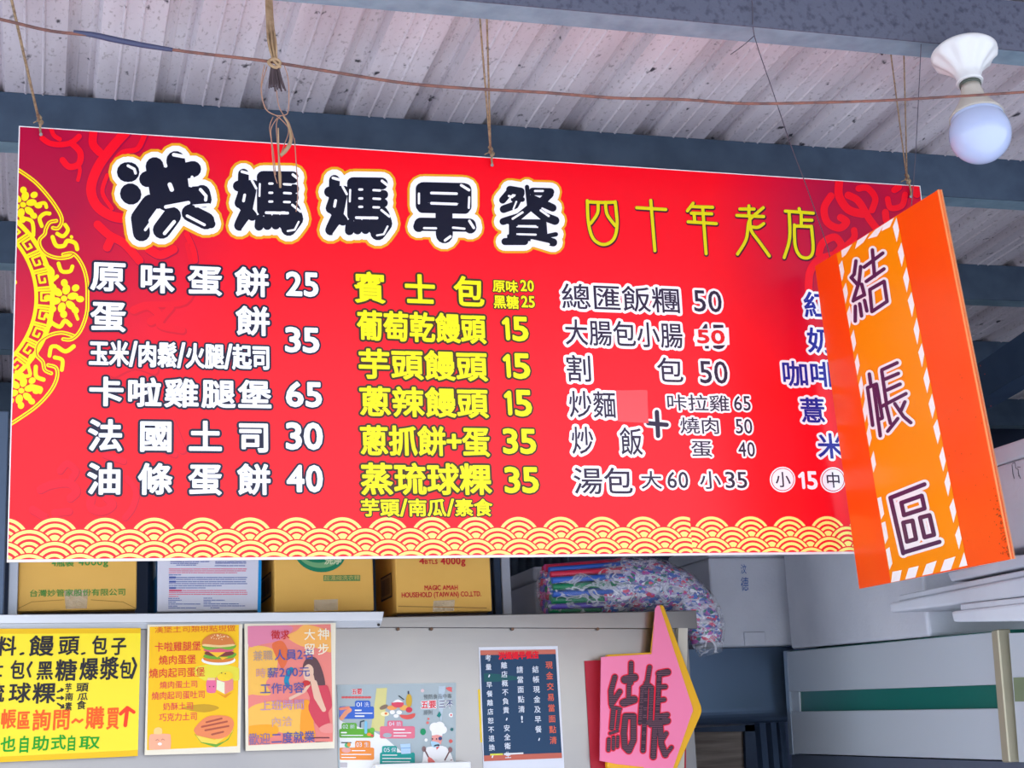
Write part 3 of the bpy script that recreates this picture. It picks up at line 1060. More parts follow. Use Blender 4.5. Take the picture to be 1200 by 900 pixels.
t, pl, L, R, z0, z1 = carton('brown carton at the left end of the rail with green company lettering', 20.5, 160, 714.5, .30, m_card)
p = Print(pl); p.T = (7.5, 0, 600)
p.row('台灣妙管家股份有限公司', 256, 1108, 684, 746, 1, (74, 152, 62), 0.012)
p.row('4瓶裝', 452, 650, 415, 480, 1, (74, 152, 62), 0.02)
p.fit('4000g', 690, 950, 415, 470, 1, (74, 152, 62), 0.03)
for pts in ([(165, 845), (280, 790), (560, 772)], [(1190, 845), (1080, 790), (800, 772)]):
    p.st(pts, 3, 1, (186, 138, 56))
p.build('lettering', t)
MB().prism([at(75, 692, .8590), at(103, 691, .8590), at(102, 713, .8590), at(77, 713.5, .8590)], (0, .0005, 0)).build('tape', m_tape, t)

m_wh = mat('white_carton', (222, 222, 232), 0.5)
t, pl, L, R, z0, z1 = carton('white and blue carton covered in fine print, second on the rail', 184, 306, 716, .36, m_wh)
p = Print(pl); p.T = (8, 160, 650)
p.poly([(1145, 20), (1172, 20), (1165, 545), (1133, 545)], 1, (0, 140, 205))
PB, PP = (96, 112, 176), (232, 110, 140)


def fine(x0, x1, y, c, r=3.6):
    x = x0
    while x < x1 - 6:
        e = min(x + random.choice((18, 40, 70, 110)), x1)
        p.st([(x, y), (e - 5, y)], r, 1, c)
        x = e + 4
    return


for x0, x1, y, c in ((320, 590, 66, PB), (600, 690, 66, PB), (740, 1030, 66, PB), (320, 580, 82, PB), (740, 1030, 80, PB), (375, 560, 98, PB), (735, 1020, 104, PB), (305, 1035, 134, PP), (305, 1035, 152, PP), (305, 945, 170, PP), (305, 420, 190, PB), (370, 1040, 214, PB),
                     (305, 1030, 232, PB), (370, 1025, 254, PB), (305, 1040, 272, PB), (305, 800, 292, PB), (370, 655, 312, PB), (430, 1040, 336, PP), (305, 1040, 354, PP), (305, 1040, 372, PP), (305, 395, 392, PP), (300, 410, 410, PB), (630, 710, 408, PB),
                     (300, 425, 427, PB), (630, 830, 427, PB), (300, 370, 445, PB), (630, 700, 444, PB), (300, 600, 463, PB), (630, 960, 462, PB), (300, 385, 482, PB), (630, 1020, 480, PB), (300, 560, 500, PB), (695, 780, 498, PB)):
    fine(x0, x1, y, c)
for x0, y0, x1, y1, c in ((305, 205, 368, 222, (70, 88, 168)), (305, 246, 368, 262, (70, 88, 168)), (305, 305, 368, 320, (70, 88, 168)), (305, 328, 424, 344, (226, 84, 120))):
    p.poly([(x0, y0), (x1, y0), (x1, y1), (x0, y1)], 1, c)
p.build('printed_text', t)
spl = Plane((L.x - .0006, .86, z0), (-1, 0, 0), (0, -1, 0))
p = Print(spl)
p.poly_uv([(-.36, 0.001), (-.001, 0.001), (-.001, .329), (-.36, .329)], 0, (0, 92, 150))
p.poly_uv([(-.16, .10), (-.03, .10), (-.03, .17), (-.16, .17)], 1, (150, 170, 196))
p.poly_uv([(-.2, .2), (-.05, .2), (-.05, .26), (-.2, .26)], 1, (170, 40, 70))
p.build('blue_side', t)

t, pl, L, R, z0, z1 = carton('brown carton with a green oval label, third on the rail', 322, 438.5, 717, .34, m_card)
p = Print(pl); p.T = (4, 300, 645)
GR = (20, 132, 92)
p.ell((300, 10), 120, 92, 1, GR, 0.12, 40)
p.ell((296, 8), 104, 74, 2, (120, 176, 120), 0.12, 40)
p.ell((285, 2), 84, 56, 3, GR, 0.12, 40)
p.row('洗淨', 318, 400, 30, 66, 3, (214, 222, 180), 0.03, shear=0.15)
p.poly([(316, 117), (488, 116), (488, 143), (316, 144)], 1, (84, 140, 74))
p.row('超濃縮洗衣精', 318, 487, 119, 141, 2, (206, 188, 104), 0.01)
p.build('lettering', t)
MB().prism([at(368, 703, .8590), at(396, 702, .8590), at(396, 715, .8590), at(368, 716, .8590)], (0, .0005, 0)).build('tape', m_tape, t)
spl = Plane((L.x - .0006, .86, z0), (-1, 0, 0), (0, -1, 0))
p = Print(spl)


def barcode(lo, hi, y0, y1):
    p.poly_uv([(lo, y0), (hi, y0), (hi, y1), (lo, y1)], 1, (44, 36, 36))
    p.poly_uv([(lo + .006, y0 + .005), (hi - .006, y0 + .005), (hi - .006, y1 - .005), (lo + .006, y1 - .005)], 2, (178, 140, 82))
    x = lo + .02
    while x < hi - .02:
        w = random.choice((.002, .004, .006))
        p.poly_uv([(x, y0 + .012), (x + w, y0 + .012), (x + w, y1 - .012), (x, y1 - .012)], 3, (60, 46, 40))
        x += w + random.choice((.003, .005))


barcode(-.26, -.06, .05, .12)
p.build('barcode', t)

t, pl, L, R, z0, z1 = carton('brown carton with red English lettering at the right end of the row', 465, 577, 717.5, .28, m_card)
p = Print(pl); p.T = (4, 300, 645)
RD = (206, 36, 40)
p.fit('4', 765, 788, 36, 64, 1, RD, 0.04)
p.fit('BTLS', 792, 850, 44, 64, 1, RD, 0.03)
p.fit('4000g', 866, 980, 34, 66, 1, RD, 0.04)
p.fit('MAGIC AMAH', 790, 945, 165, 187, 1, RD, 0.03)
p.fit('HOUSEHOLD (TAIWAN) CO.,LTD.', 683, 1055, 198, 221, 1, RD, 0.03)
p.st([(668, 262), (1080, 270)], 2, 1, (170, 122, 54))
p.build('lettering', t)
MB().prism([at(508, 704, .8590), at(533, 703, .8590), at(532, 716, .8590), at(507, 717, .8590)], (0, .0005, 0)).build('tape', m_tape, t)
spl = Plane((L.x - .0006, .86, z0), (-1, 0, 0), (0, -1, 0))
p = Print(spl)
barcode(-.2, -.05, .05, .12)
p.build('barcode', t)
p = Print(spl)
p.poly_uv([(-.2, .2), (-.1, .2), (-.1, .24), (-.2, .24)], 1, (186, 40, 44))
p.build('red_mark', t)

# uprights around the shelf
m_post = mat('post_white', (196, 204, 214), 0.5, 0.2)
m_postd = mat('post_blue', (86, 104, 128), 0.5, 0.2)
po = MB().prism([at(8.5, 640, .84), at(21, 640, .84), at(19, 722, .84), at(7, 722, .84)], (0, .008, 0))
A_ = at(9, 720, .84).x; B_ = at(21, 720, .84).x
po = MB().box((A_, .84, ztop + .002), (B_ - .002, .86, 3.16)).bevel(.002, 1).build('shelf_upright', m_post)
tag(po, 'pale upright post beside the left carton', 'post')
A_ = at(-26, 600, .79).x; B_ = at(7.5, 600, .79).x
po = MB().box((A_, .795, ztop + .002), (B_, .838, at(4, 482, .80).z)).bevel(.003, 1).build('shelf_upright', m_postd)
tag(po, 'blue grey post at the left edge of the view, left of the menu board', 'post')
for (x0, x1, lb, m) in ((580, 588, 'dark narrow upright right behind the red lettered carton', m_dark), (589, 599.5, 'pale narrow upright to the right of the last carton', m_post)):
    A_ = at(x0, 700, 1.02).x; B_ = at(x1, 700, 1.02).x
    po = MB().box((A_, 1.02, ztop + .002), (B_, 1.05, 3.1)).bevel(.002, 1).build('shelf_upright', m)
    tag(po, lb, 'post')

# curtain-like ribbed sheet behind the gap
bm = bmesh.new()
x0, x1 = at(598, 690, 1.75).x, at(668, 690, 1.75).x
N = 40
vs = []
for i in range(N + 1):
    xx = x0 + (x1 - x0) * i / N
    yy = 1.75 + 0.02 * math.sin(i * 1.1)
    vs.append((bm.verts.new((xx, yy, 0.9)), bm.verts.new((xx, yy, 2.9))))
for a_, b_ in zip(vs, vs[1:]):
    f = bm.faces.new((a_[0], b_[0], b_[1], a_[1])); f.smooth = True
bmesh.ops.solidify(bm, geom=list(bm.faces), thickness=0.002)
me = bpy.data.meshes.new('curtain'); bm.to_mesh(me); bm.free()
cu = link('curtain', me, mat('curtain', (168, 184, 204), 0.7))
tag(cu, 'grey blue hanging sheet in the gap left of the straw bag', 'curtain')

# ================================================================== NOTICES ON THE STEEL
FY = SY_ - 0.0105


def clipto(p, x0, y0, x1, y1):
    q = [p.pl.px(x, y) for x, y in ((x0, y0), (x1, y0), (x1, y1), (x0, y1))]
    p.clip = (max(q[0].x, q[3].x), max(q[2].y, q[3].y), min(q[1].x, q[2].x), min(q[0].y, q[1].y))


def notice(name, label, quad, thick, m, cat='notice', Y=None):
    Y = Y if Y is not None else SY_ - thick - .001
    pts = [at(x, y, Y) for x, y in quad]
    c = sum(pts, Vector()) / 4
    root = thing(name, label, cat, (c.x, Y, min(q.z for q in pts)))
    slab(pts, (0, thick, 0)).build('sheet', m, root)
    return root, Print(Plane((pts[0].x, Y - .0004, pts[0].z), (0, -1, 0)))


m_yel = mat('yellow_paper', (252, 226, 0), 0.35, 0, 0.5)
t, p = notice('handwritten_notice', 'large yellow handwritten notice at the lower left corner', [(-60, 737), (165, 736), (161.5, 886), (-60, 896)], .002, m_yel, Y=.7695)
p.poly([(-60, 737), (165, 736), (164.7, 742), (-60, 743)], 0, (240, 190, 0))
p.poly([(-60, 890), (161.6, 879), (161.5, 886), (-60, 896)], 0, (242, 192, 0))
p.T = (5.806, 0, 735)
IK, OR_, GN = (30, 26, 34), (250, 96, 12), (10, 160, 20)
for ch, x0, x1, y0, y1, c in (('料', -30, 112, 65, 195, IK), ('饅', 188, 368, 60, 198, IK), ('頭', 393, 538, 60, 190, IK), ('包', 622, 730, 60, 188, IK), ('子', 752, 860, 68, 190, IK), ('士', -70, 20, 225, 345, IK), ('包', 68, 168, 228, 355, IK), ('黑', 245, 362, 232, 358, IK),
                              ('糖', 372, 522, 222, 366, IK), ('爆', 538, 668, 212, 360, IK), ('漿', 678, 808, 205, 358, IK), ('包', 812, 895, 225, 352, IK), ('琉', -95, 30, 385, 512, IK), ('球', 55, 208, 382, 515, IK), ('粿', 216, 378, 380, 520, IK),
                              ('芋', 440, 488, 382, 442, IK), ('頭', 515, 602, 380, 440, IK), ('南', 440, 498, 448, 500, IK), ('瓜', 525, 598, 448, 498, IK), ('素', 440, 490, 512, 568, IK), ('食', 518, 585, 500, 560, IK),
                              ('帳', 2, 110, 560, 690, OR_), ('區', 112, 205, 572, 698, OR_), ('詢', 215, 345, 565, 705, OR_), ('問', 352, 478, 560, 700, OR_), ('購', 578, 708, 545, 692, OR_), ('買', 722, 810, 545, 695, OR_),
                              ('也', 0, 108, 745, 850, GN), ('自', 122, 202, 742, 855, GN), ('助', 214, 335, 742, 842, GN), ('式', 342, 448, 735, 835, GN), ('自', 452, 518, 738, 842, GN), ('取', 532, 680, 742, 832, GN)):
    p.row(ch, x0, x1, y0, y1, 1, c, 0.022, shear=0.05)
for pts, r, c in (([(215, 240), (188, 285), (205, 335)], 8, IK), ([(905, 212), (925, 260), (895, 345)], 9, IK), ([(140, 184), (158, 178)], 8, IK), ([(557, 182), (575, 176)], 7, IK), ([(392, 440), (428, 424)], 6, IK), ([(416, 418), (430, 424), (420, 436)], 5, IK),
                  ([(388, 482), (430, 482)], 6, IK), ([(418, 472), (432, 482), (418, 492)], 5, IK), ([(392, 520), (432, 545)], 6, IK), ([(430, 528), (434, 547), (415, 550)], 5, IK), ([(492, 648), (515, 628), (540, 645), (560, 630)], 8, OR_), ([(852, 668), (866, 555)], 13, (250, 60, 16)),
                  ([(820, 590), (866, 548), (910, 578)], 12, (250, 60, 16))):
    p.st(pts, r, 2, c)
p.build('lettering', t)

m_frame = mat('acrylic_frame', (236, 226, 200), 0.3)
t, p = notice('menu_poster', 'yellow burger menu poster in a white frame, right of the handwritten notice', [(173, 732), (284, 731.5), (281.5, 882), (169.5, 885)], .006, m_frame, 'poster', .7655)
p.T = (5.625, 168, 730)
clipto(p, 172.3, 732.3, 280.8, 879)
p.poly([(42, 12), (632, 12), (618, 820), (22, 840)], 1, (252, 196, 4))
p.poly([(330, 300), (480, 270), (632, 300), (625, 380), (500, 360), (400, 380)], 2, (236, 222, 60), 4)
p.poly([(250, 560), (400, 535), (500, 560), (400, 590)], 2, (206, 158, 20), 4)
R1, R2 = (226, 52, 44), (232, 78, 70)
p.row('漢堡土司類現點現做', 72, 608, 18, 68, 3, (222, 100, 30), 0.0)
for s, x0, x1, y0, y1, c in (('卡啦雞腿堡', 72, 380, 128, 190, R1), ('燒肉蛋堡', 100, 348, 216, 276, R1), ('燒肉起司蛋堡', 36, 407, 302, 364, R1), ('燒肉蛋土司', 106, 360, 386, 434, R2), ('燒肉起司蛋吐司', 53, 408, 456, 508, R2), ('奶酥土司', 128, 332, 528, 577, R2), ('巧克力土司', 102, 357, 597, 650, R2)):
    p.row(s, x0, x1, y0, y1, 3, c, 0.008)
# burger
p.ell((495, 246), 112, 32, 3, (246, 244, 240), n=32)
p.ell((495, 236), 102, 26, 4, (222, 128, 48), n=32)
p.poly([(398, 215), (440, 200), (600, 196), (600, 225), (560, 235), (470, 240), (405, 230)], 5, (112, 172, 46), 3)
p.ell((500, 200), 98, 22, 6, (126, 56, 48), n=32)
p.poly([(430, 190), (545, 190), (485, 228)], 7, (252, 196, 40))
p.poly([(500, 225), (560, 225), (520, 244)], 7, (252, 196, 40))
p.ell((495, 180), 100, 14, 8, (222, 92, 116), n=32)
p.poly([(390, 150), (470, 160), (600, 145), (602, 165), (560, 178), (500, 168), (430, 180), (396, 166)], 9, (120, 178, 50), 3)
p.poly([(392, 150), (396, 110), (440, 78), (500, 70), (560, 84), (592, 118), (596, 150), (500, 160)], 10, (218, 128, 58), 4)
p.poly([(400, 140), (500, 148), (590, 140), (594, 152), (500, 162), (396, 154)], 11, (244, 206, 140), 3)
for _ in range(26):
    a_, r_ = random.uniform(0, 2 * PI), random.uniform(0, 1) ** .5
    p.ell((500 + 62 * r_ * math.cos(a_), 98 + 20 * r_ * math.sin(a_)), 4, 2.4, 12, (250, 226, 170), a_, 8)
# toast block, drink and sandwich
p.poly([(478, 360), (540, 345), (592, 372), (592, 440), (540, 470), (482, 440)], 4, (236, 140, 130))
p.poly([(482, 375), (535, 392), (535, 468), (482, 440)], 5, (240, 240, 200))
p.poly([(490, 345), (560, 320), (592, 350), (560, 380), (500, 378)], 6, (250, 214, 40), 3)
p.poly([(470, 450), (530, 480), (590, 455), (540, 495)], 3, (238, 150, 20))
p.poly([(418, 375), (475, 375), (478, 450), (460, 462), (425, 460), (416, 440)], 4, (238, 110, 150), 2)
p.poly([(424, 362), (470, 362), (474, 378), (420, 378)], 5, (246, 208, 150))
for q in ((436, 420), (462, 420), (515, 330), (540, 335)):
    p.ell(q, 4, 4, 7, (90, 40, 50), n=8)
p.poly([(335, 730), (400, 780), (480, 800), (560, 770), (598, 700), (560, 760), (480, 820), (380, 790)], 3, (110, 170, 50))
p.poly([(345, 740), (470, 770), (585, 700), (590, 715), (480, 800), (380, 785)], 4, (250, 214, 80))
p.poly([(340, 690), (420, 618), (540, 612), (590, 640), (592, 690), (560, 740), (490, 765), (370, 745), (340, 725)], 5, (240, 138, 84), 4)
for pts in ([(415, 655), (515, 630)], [(385, 685), (550, 650)], [(408, 708), (560, 680)], [(452, 735), (525, 718)]):
    p.st(pts, 6, 6, (176, 84, 60))
# small smiling toaster drawing
p.poly([(40, 745), (70, 732), (165, 732), (180, 750), (180, 815), (165, 832), (50, 835), (36, 820)], 3, (248, 176, 138), 3)
p.poly([(72, 735), (72, 700), (100, 688), (122, 700), (118, 735)], 3, (252, 208, 130), 3)
for pts in ([(82, 775), (92, 768), (102, 775)], [(118, 772), (128, 765), (138, 772)]):
    p.st(pts, 2, 4, (200, 120, 100))
p.ell((108, 798), 14, 9, 4, (252, 246, 240))
p.build('artwork', t)

t, p = notice('hiring_poster', 'pink and orange hiring poster with a woman, under the end of the rail', [(286.5, 731), (393.5, 730), (392, 877), (288, 880)], .006, m_frame, 'poster', .7655)
p.T = (5.625, 285, 725)
clipto(p, 290.2, 731.5, 390.2, 873.5)
p.poly([(35, 32), (592, 28), (590, 820), (28, 842)], 1, (238, 134, 122))
p.poly([(36, 34), (200, 34), (330, 60), (240, 140), (120, 170), (36, 180)], 2, (226, 132, 160), 4)
YB = (250, 192, 84)
p.poly([(30, 210), (120, 180), (215, 220), (220, 330), (150, 420), (180, 500), (60, 500), (30, 480)], 2, YB, 5)
p.poly([(30, 600), (180, 545), (300, 560), (440, 560), (460, 720), (390, 790), (200, 740), (30, 770)], 2, YB, 5)
p.poly([(290, 120), (350, 80), (420, 40), (590, 100), (590, 220), (470, 190), (380, 180)], 2, (250, 182, 92), 4)
p.poly([(30, 710), (200, 700), (230, 750), (150, 790), (30, 760)], 3, (252, 170, 30), 4)
p.poly([(190, 170), (260, 150), (300, 240), (260, 330), (220, 260)], 3, (232, 110, 60), 5)
# the woman
p.poly([(395, 300), (430, 255), (480, 262), (520, 340), (540, 440), (510, 490), (460, 500), (440, 420), (400, 370)], 4, (98, 66, 70), 4)
p.poly([(395, 330), (430, 300), (462, 330), (455, 400), (425, 415), (400, 390)], 5, (238, 196, 168), 3)
p.poly([(390, 420), (440, 440), (520, 440), (560, 450), (585, 570), (560, 620), (570, 700), (500, 720), (430, 600), (440, 520)], 5, (214, 66, 84), 3)
p.st([(470, 420), (500, 520), (530, 600), (480, 520), (450, 380)], 15, 6, (236, 190, 162))
p.st([(310, 525), (400, 480), (430, 440)], 10, 6, (236, 190, 162))
p.poly([(390, 560), (440, 550), (465, 700), (470, 790), (380, 780)], 4, (250, 160, 36), 3)
p.ell((415, 425), 26, 18, 7, (206, 46, 46))
p.st([(315, 335), (285, 400), (292, 440)], 16, 4, (0, 140, 176), 4)
p.st([(400, 785), (565, 785)], 4, 4, (110, 50, 60)); p.st([(480, 815), (560, 815)], 4, 4, (110, 50, 60))
p.poly([(500, 720), (560, 690), (592, 700), (592, 750), (520, 750)], 6, (240, 150, 140), 3)
BB = (84, 90, 160)
for s, x0, x1, y0, y1, c in (('徵求', 182, 305, 78, 138, (206, 40, 40)), ('大', 398, 475, 70, 142, (252, 242, 214)), ('神', 488, 570, 66, 140, (252, 242, 214)), ('留', 398, 475, 165, 238, (252, 242, 214)), ('步', 488, 565, 165, 240, (252, 242, 214)),
                             ('人員2名', 204, 466, 206, 276, BB), ('薪200元', 155, 440, 325, 390, BB), ('工作內容', 108, 402, 428, 498, BB), ('二度就業', 182, 472, 752, 826, BB)):
    p.row(s, x0, x1, y0, y1, 8, c, 0.012)
for s, x0, x1, y0, y1, c in (('兼職', 62, 195, 212, 280, (190, 160, 140)), ('時', 80, 150, 328, 392, (214, 160, 150)), ('上班時間', 108, 404, 540, 608, (196, 146, 184)), ('內洽', 182, 324, 648, 714, (214, 170, 160)), ('歡迎', 34, 178, 758, 834, (150, 120, 160))):
    p.row(s, x0, x1, y0, y1, 8, c, 0.006)
p.build('artwork', t)

m_food = mat('food_sheet', (168, 182, 186), 0.3)
t, p = notice('food_safety_poster', 'grey food safety poster with a chef and coloured boxes, left of the blue notice', [(395, 802.5), (534.5, 800), (534, 918), (397, 925)], .003, m_food, 'poster')
p.T = (7.2727, 385, 795)
clipto(p, 396.5, 803.4, 533.8, 930)
p.poly([(68, 330), (120, 370), (400, 460), (500, 520), (640, 640), (720, 780), (95, 800)], 0, (244, 244, 240))
p.poly([(412, 66), (500, 66), (470, 460), (360, 440)], 1, (222, 214, 140))
p.poly([(940, 40), (1000, 40), (960, 380), (980, 420), (940, 300)], 1, (190, 206, 216), 2)
WHT = (250, 248, 246)


def card(c, x0, y0, x1, y1, a0, a1, top):
    p.poly([(x0 + 10, y0), (x1 - 10, y0), (x1, y0 + 10), (x1, y1 - 10), (x1 - 10, y1), (x0 + 10, y1), (x0, y1 - 10), (x0, y0 + 10)], 2, c)
    p.poly([(a0 + 10, top), (a1 - 10, top), (a1, top + 10), (a1, y0 + 12), (a0, y0 + 12), (a0, top + 10)], 3, c)


card((56, 104, 200), 90, 240, 388, 345, 225, 355, 190)
card((98, 176, 50), 90, 430, 388, 506, 112, 240, 380)
card((246, 146, 60), 90, 590, 388, 695, 226, 356, 532)
card((232, 118, 140), 437, 408, 735, 512, 500, 630, 360)
card((16, 160, 150), 437, 632, 735, 780, 455, 582, 576)
for s, x0, x1, y0, y1 in (('01', 236, 282, 205, 242), ('02', 120, 165, 395, 428), ('03', 236, 282, 545, 585), ('04', 515, 560, 372, 405), ('05', 470, 520, 592, 628)):
    p.fit(s, x0, x1, y0, y1, 4, (236, 240, 248), 0.0)
for s, x0, x1, y0, y1 in (('洗', 300, 345, 203, 244), ('新', 180, 225, 393, 430), ('生', 300, 345, 543, 587), ('熱', 575, 618, 370, 408), ('保', 532, 575, 590, 630)):
    p.row(s, x0, x1, y0, y1, 4, (226, 232, 244), 0.0)
for x0, x1, y in ((228, 276, 272), (228, 370, 297), (228, 300, 322), (110, 150, 462), (110, 290, 486), (200, 310, 616), (110, 360, 648), (110, 230, 674), (555, 645, 436), (555, 700, 464), (555, 660, 490), (460, 580, 654), (460, 700, 682), (460, 690, 710), (460, 600, 735)):
    p.st([(x0, y), (x1, y)], 6 if x1 - x0 < 100 else 4, 4, WHT)
p.ell((130, 285), 40, 48, 3, (120, 130, 210)); p.st([(110, 340), (150, 290), (180, 270)], 18, 4, (246, 160, 120)); p.st([(100, 260), (170, 250)], 12, 4, (246, 140, 110))
p.st([(270, 415), (272, 370), (300, 362)], 6, 3, (60, 80, 90)); p.st([(318, 375), (316, 460)], 12, 4, (130, 200, 230)); p.ell((345, 478), 20, 14, 5, (250, 150, 60)); p.ell((370, 488), 12, 12, 5, (226, 70, 80)); p.ell((370, 440), 22, 20, 4, (110, 190, 60))
p.st([(110, 548), (190, 548)], 4, 4, (40, 60, 60)); p.ell((150, 612), 40, 22, 4, (240, 170, 160)); p.ell((160, 570), 24, 22, 4, (90, 190, 130)); p.ell((172, 565), 16, 18, 5, (246, 150, 60))
p.ell((500, 485), 38, 20, 4, (170, 180, 186))
p.poly([(610, 560), (695, 555), (700, 640), (620, 645)], 4, (190, 220, 246)); p.st([(618, 595), (695, 592)], 3, 5, (120, 170, 220))
# plates of food
p.poly([(545, 205), (590, 178), (635, 205), (630, 230), (550, 232)], 3, WHT, 2); p.poly([(535, 208), (640, 206), (620, 245), (560, 245)], 4, (226, 74, 96), 2)
p.ell((470, 245), 38, 18, 3, (140, 116, 96), -0.4); p.ell((540, 250), 42, 20, 3, (246, 166, 90)); p.ell((640, 250), 36, 24, 3, (244, 180, 90)); p.ell((685, 190), 26, 58, 3, (212, 170, 50)); p.st([(680, 130), (680, 112)], 6, 3, (60, 60, 80))
p.ell((685, 268), 28, 24, 4, (218, 56, 76)); p.ell((480, 303), 36, 20, 3, (250, 240, 190)); p.ell((488, 300), 12, 10, 4, (240, 130, 70)); p.ell((543, 288), 22, 18, 4, WHT); p.ell((600, 290), 24, 18, 4, WHT); p.ell((575, 320), 22, 16, 5, WHT)
p.poly([(610, 310), (670, 312), (735, 298), (725, 335), (670, 350), (620, 335)], 4, (232, 92, 84), 3); p.st([(600, 150), (640, 180)], 5, 3, (60, 70, 70))
# headings
p.row('五要', 196, 286, 90, 138, 4, (228, 60, 70), 0.03, 0.06, WHT)
p.row('預防食品中毒', 808, 1050, 138, 178, 3, (96, 102, 104), 0.0)
p.row('五要', 785, 918, 192, 258, 4, (232, 60, 74), 0.03, 0.08, WHT)
p.row('三不', 934, 1064, 186, 254, 4, (52, 68, 120), 0.02, 0.06, WHT)
p.row('原則', 808, 888, 272, 312, 3, (96, 102, 104), 0.0)
x = 118
while x < 365:
    p.st([(x, 162), (x + 12, 162)], 9, 3, (226, 92, 92)); x += 28
# chef
p.ell((905, 420), 46, 44, 4, WHT); p.ell((945, 410), 44, 42, 4, WHT); p.ell((975, 438), 34, 34, 4, WHT); p.poly([(872, 420), (978, 430), (968, 490), (878, 486)], 4, WHT)
p.poly([(880, 488), (965, 490), (955, 560), (920, 585), (890, 560)], 5, (240, 160, 150), 2); p.poly([(870, 535), (930, 545), (950, 570), (900, 590), (875, 570)], 6, (176, 212, 232), 2)
for q in ((884, 516), (918, 516)): p.ell(q, 5, 7, 7, (50, 46, 70))
p.ell((950, 512), 16, 16, 6, (66, 72, 120))
p.poly([(820, 600), (900, 578), (1000, 585), (1060, 690), (1060, 800), (800, 800), (800, 700)], 4, WHT, 3)
p.st([(905, 575), (935, 570)], 9, 6, (50, 56, 70)); p.poly([(915, 585), (945, 580), (920, 610)], 6, (226, 90, 84))
p.st([(812, 600), (860, 690)], 6, 6, (120, 84, 84)); p.ell((812, 602), 18, 24, 6, (140, 110, 110)); p.poly([(850, 665), (905, 710), (900, 745), (850, 730)], 7, (238, 120, 112), 2)
p.st([(1035, 610), (990, 695)], 6, 6, (120, 84, 84)); p.ell((1035, 608), 18, 24, 6, (150, 104, 104))
p.ell((805, 455), 24, 28, 3, (16, 150, 96)); p.poly([(1000, 80), (1050, 75), (1062, 118), (1020, 105)], 3, (236, 104, 104), 2); p.poly([(920, 320), (945, 280), (960, 310), (945, 335)], 3, (10, 130, 120))
for q, r, c in (((1043, 312), 20, WHT), ((1043, 312), 8, (226, 80, 70)), ((800, 105), 15, (236, 206, 206)), ((830, 525), 14, WHT), ((1040, 535), 16, (222, 96, 90)), ((1044, 684), 16, (150, 80, 90)), ((850, 345), 10, (236, 120, 110)), ((843, 378), 12, (236, 120, 110)), ((1050, 435), 14, (40, 110, 110))):
    p.ell(q, r, r, 4 if r > 9 else 5, c, n=14)
p.poly([(94, 718), (158, 718), (158, 760), (94, 760)], 4, (196, 190, 192))
p.build('artwork', t)
lb = slab([at(440, 895.5, .74), at(552, 892, .74), at(553, 960, .74), at(442, 962, .74)], (0, .045, 0), .003).build('tray_edge', mat('tray_white', (238, 238, 236), 0.4))
tag(lb, 'white tray edge below the food safety poster at the bottom of the picture', 'tray')

m_paper = mat('white_paper', (226, 228, 236), 0.4)
t, p = notice('cash_notice', 'navy blue cash notice with white vertical writing on white paper', [(561, 758.5), (653.5, 757), (662, 912), (567, 916)], .001, m_paper)
p.T = (5.806, 550, 745)
p.poly([(74, 100), (586, 94), (630, 832), (100, 854)], 1, (24, 62, 96))
p.poly([(74, 100), (586, 94), (588, 124), (75, 132)], 2, (208, 112, 92))
p.poly([(98, 816), (628, 796), (630, 832), (100, 854)], 2, (204, 104, 84))
clipto(p, 565.6, 762, 654, 912)
p.poly([(80, 258), (240, 266), (360, 290), (240, 308), (85, 312)], 2, (14, 88, 92), 3)
p.clip = None
p.poly([(140, 803), (228, 800), (228, 812), (141, 815)], 3, (226, 226, 80)); p.poly([(235, 800), (366, 794), (367, 804), (236, 812)], 3, (240, 240, 240))
p.row('洪媽媽早餐店', 196, 472, 112, 162, 3, (236, 10, 40), 0.05)


def vcol(s, x0, x1, y0, y1, w, c):
    n = len(s)
    for i, ch in enumerate(s):
        f = i / max(n - 1, 1)
        x = x0 + (x1 - x0) * f
        y = y0 + (y1 - y0) * f
        if ch in '，。！':
            if ch == '！':
                p.fit('!', x - 5, x + 5, y - 22, y + 22, 3, c, 0.03)
            else:
                p.st([(x + 4, y - 6), (x, y + 6)], 4, 3, c)
            continue
        p.row(ch, x - w / 2, x + w / 2, y - w / 2, y + w / 2, 3, c, 0.014)


vcol('現金交易當面點清', 541, 570, 200, 712, 50, (240, 110, 82))
vcol('結帳現金及早餐，', 449, 472, 230, 705, 46, (232, 238, 246))
vcol('請當面點清！', 342, 357, 232, 568, 46, (232, 238, 246))
vcol('離店概不負責，安全衛生', 235, 262, 202, 812, 44, (232, 238, 246))
vcol('考量，早餐離店恕不退換。', 127, 155, 152, 822, 42, (232, 238, 246))
p.build('lettering', t)
t2 = slab([at(560, 808, SY_ - .0006), at(566, 807, SY_ - .0006), at(568, 870, SY_ - .0006), at(563, 870, SY_ - .0006)], (0, .0005, 0)).build('paper_tab', mat('yellow_tab', (236, 200, 40), 0.5))
tag(t2, 'thin yellow paper edge peeking out left of the navy cash notice', 'paper')

m_redp = mat('dark_red_paper', (172, 20, 44), 0.5, 0, 0.4, noise=((8, 8, 4), (0.4, 0.7), (190, 34, 58)))
rp = slab([at(685, 774.5, SY_ - .003), at(720, 773, SY_ - .003), at(804, 790, SY_ - .003), at(804, 930, SY_ - .003), at(694, 930, SY_ - .003)], (0, .002, 0)).build('red_paper', m_redp)
tag(rp, 'dark red paper sheet behind the pink arrow sign', 'paper')

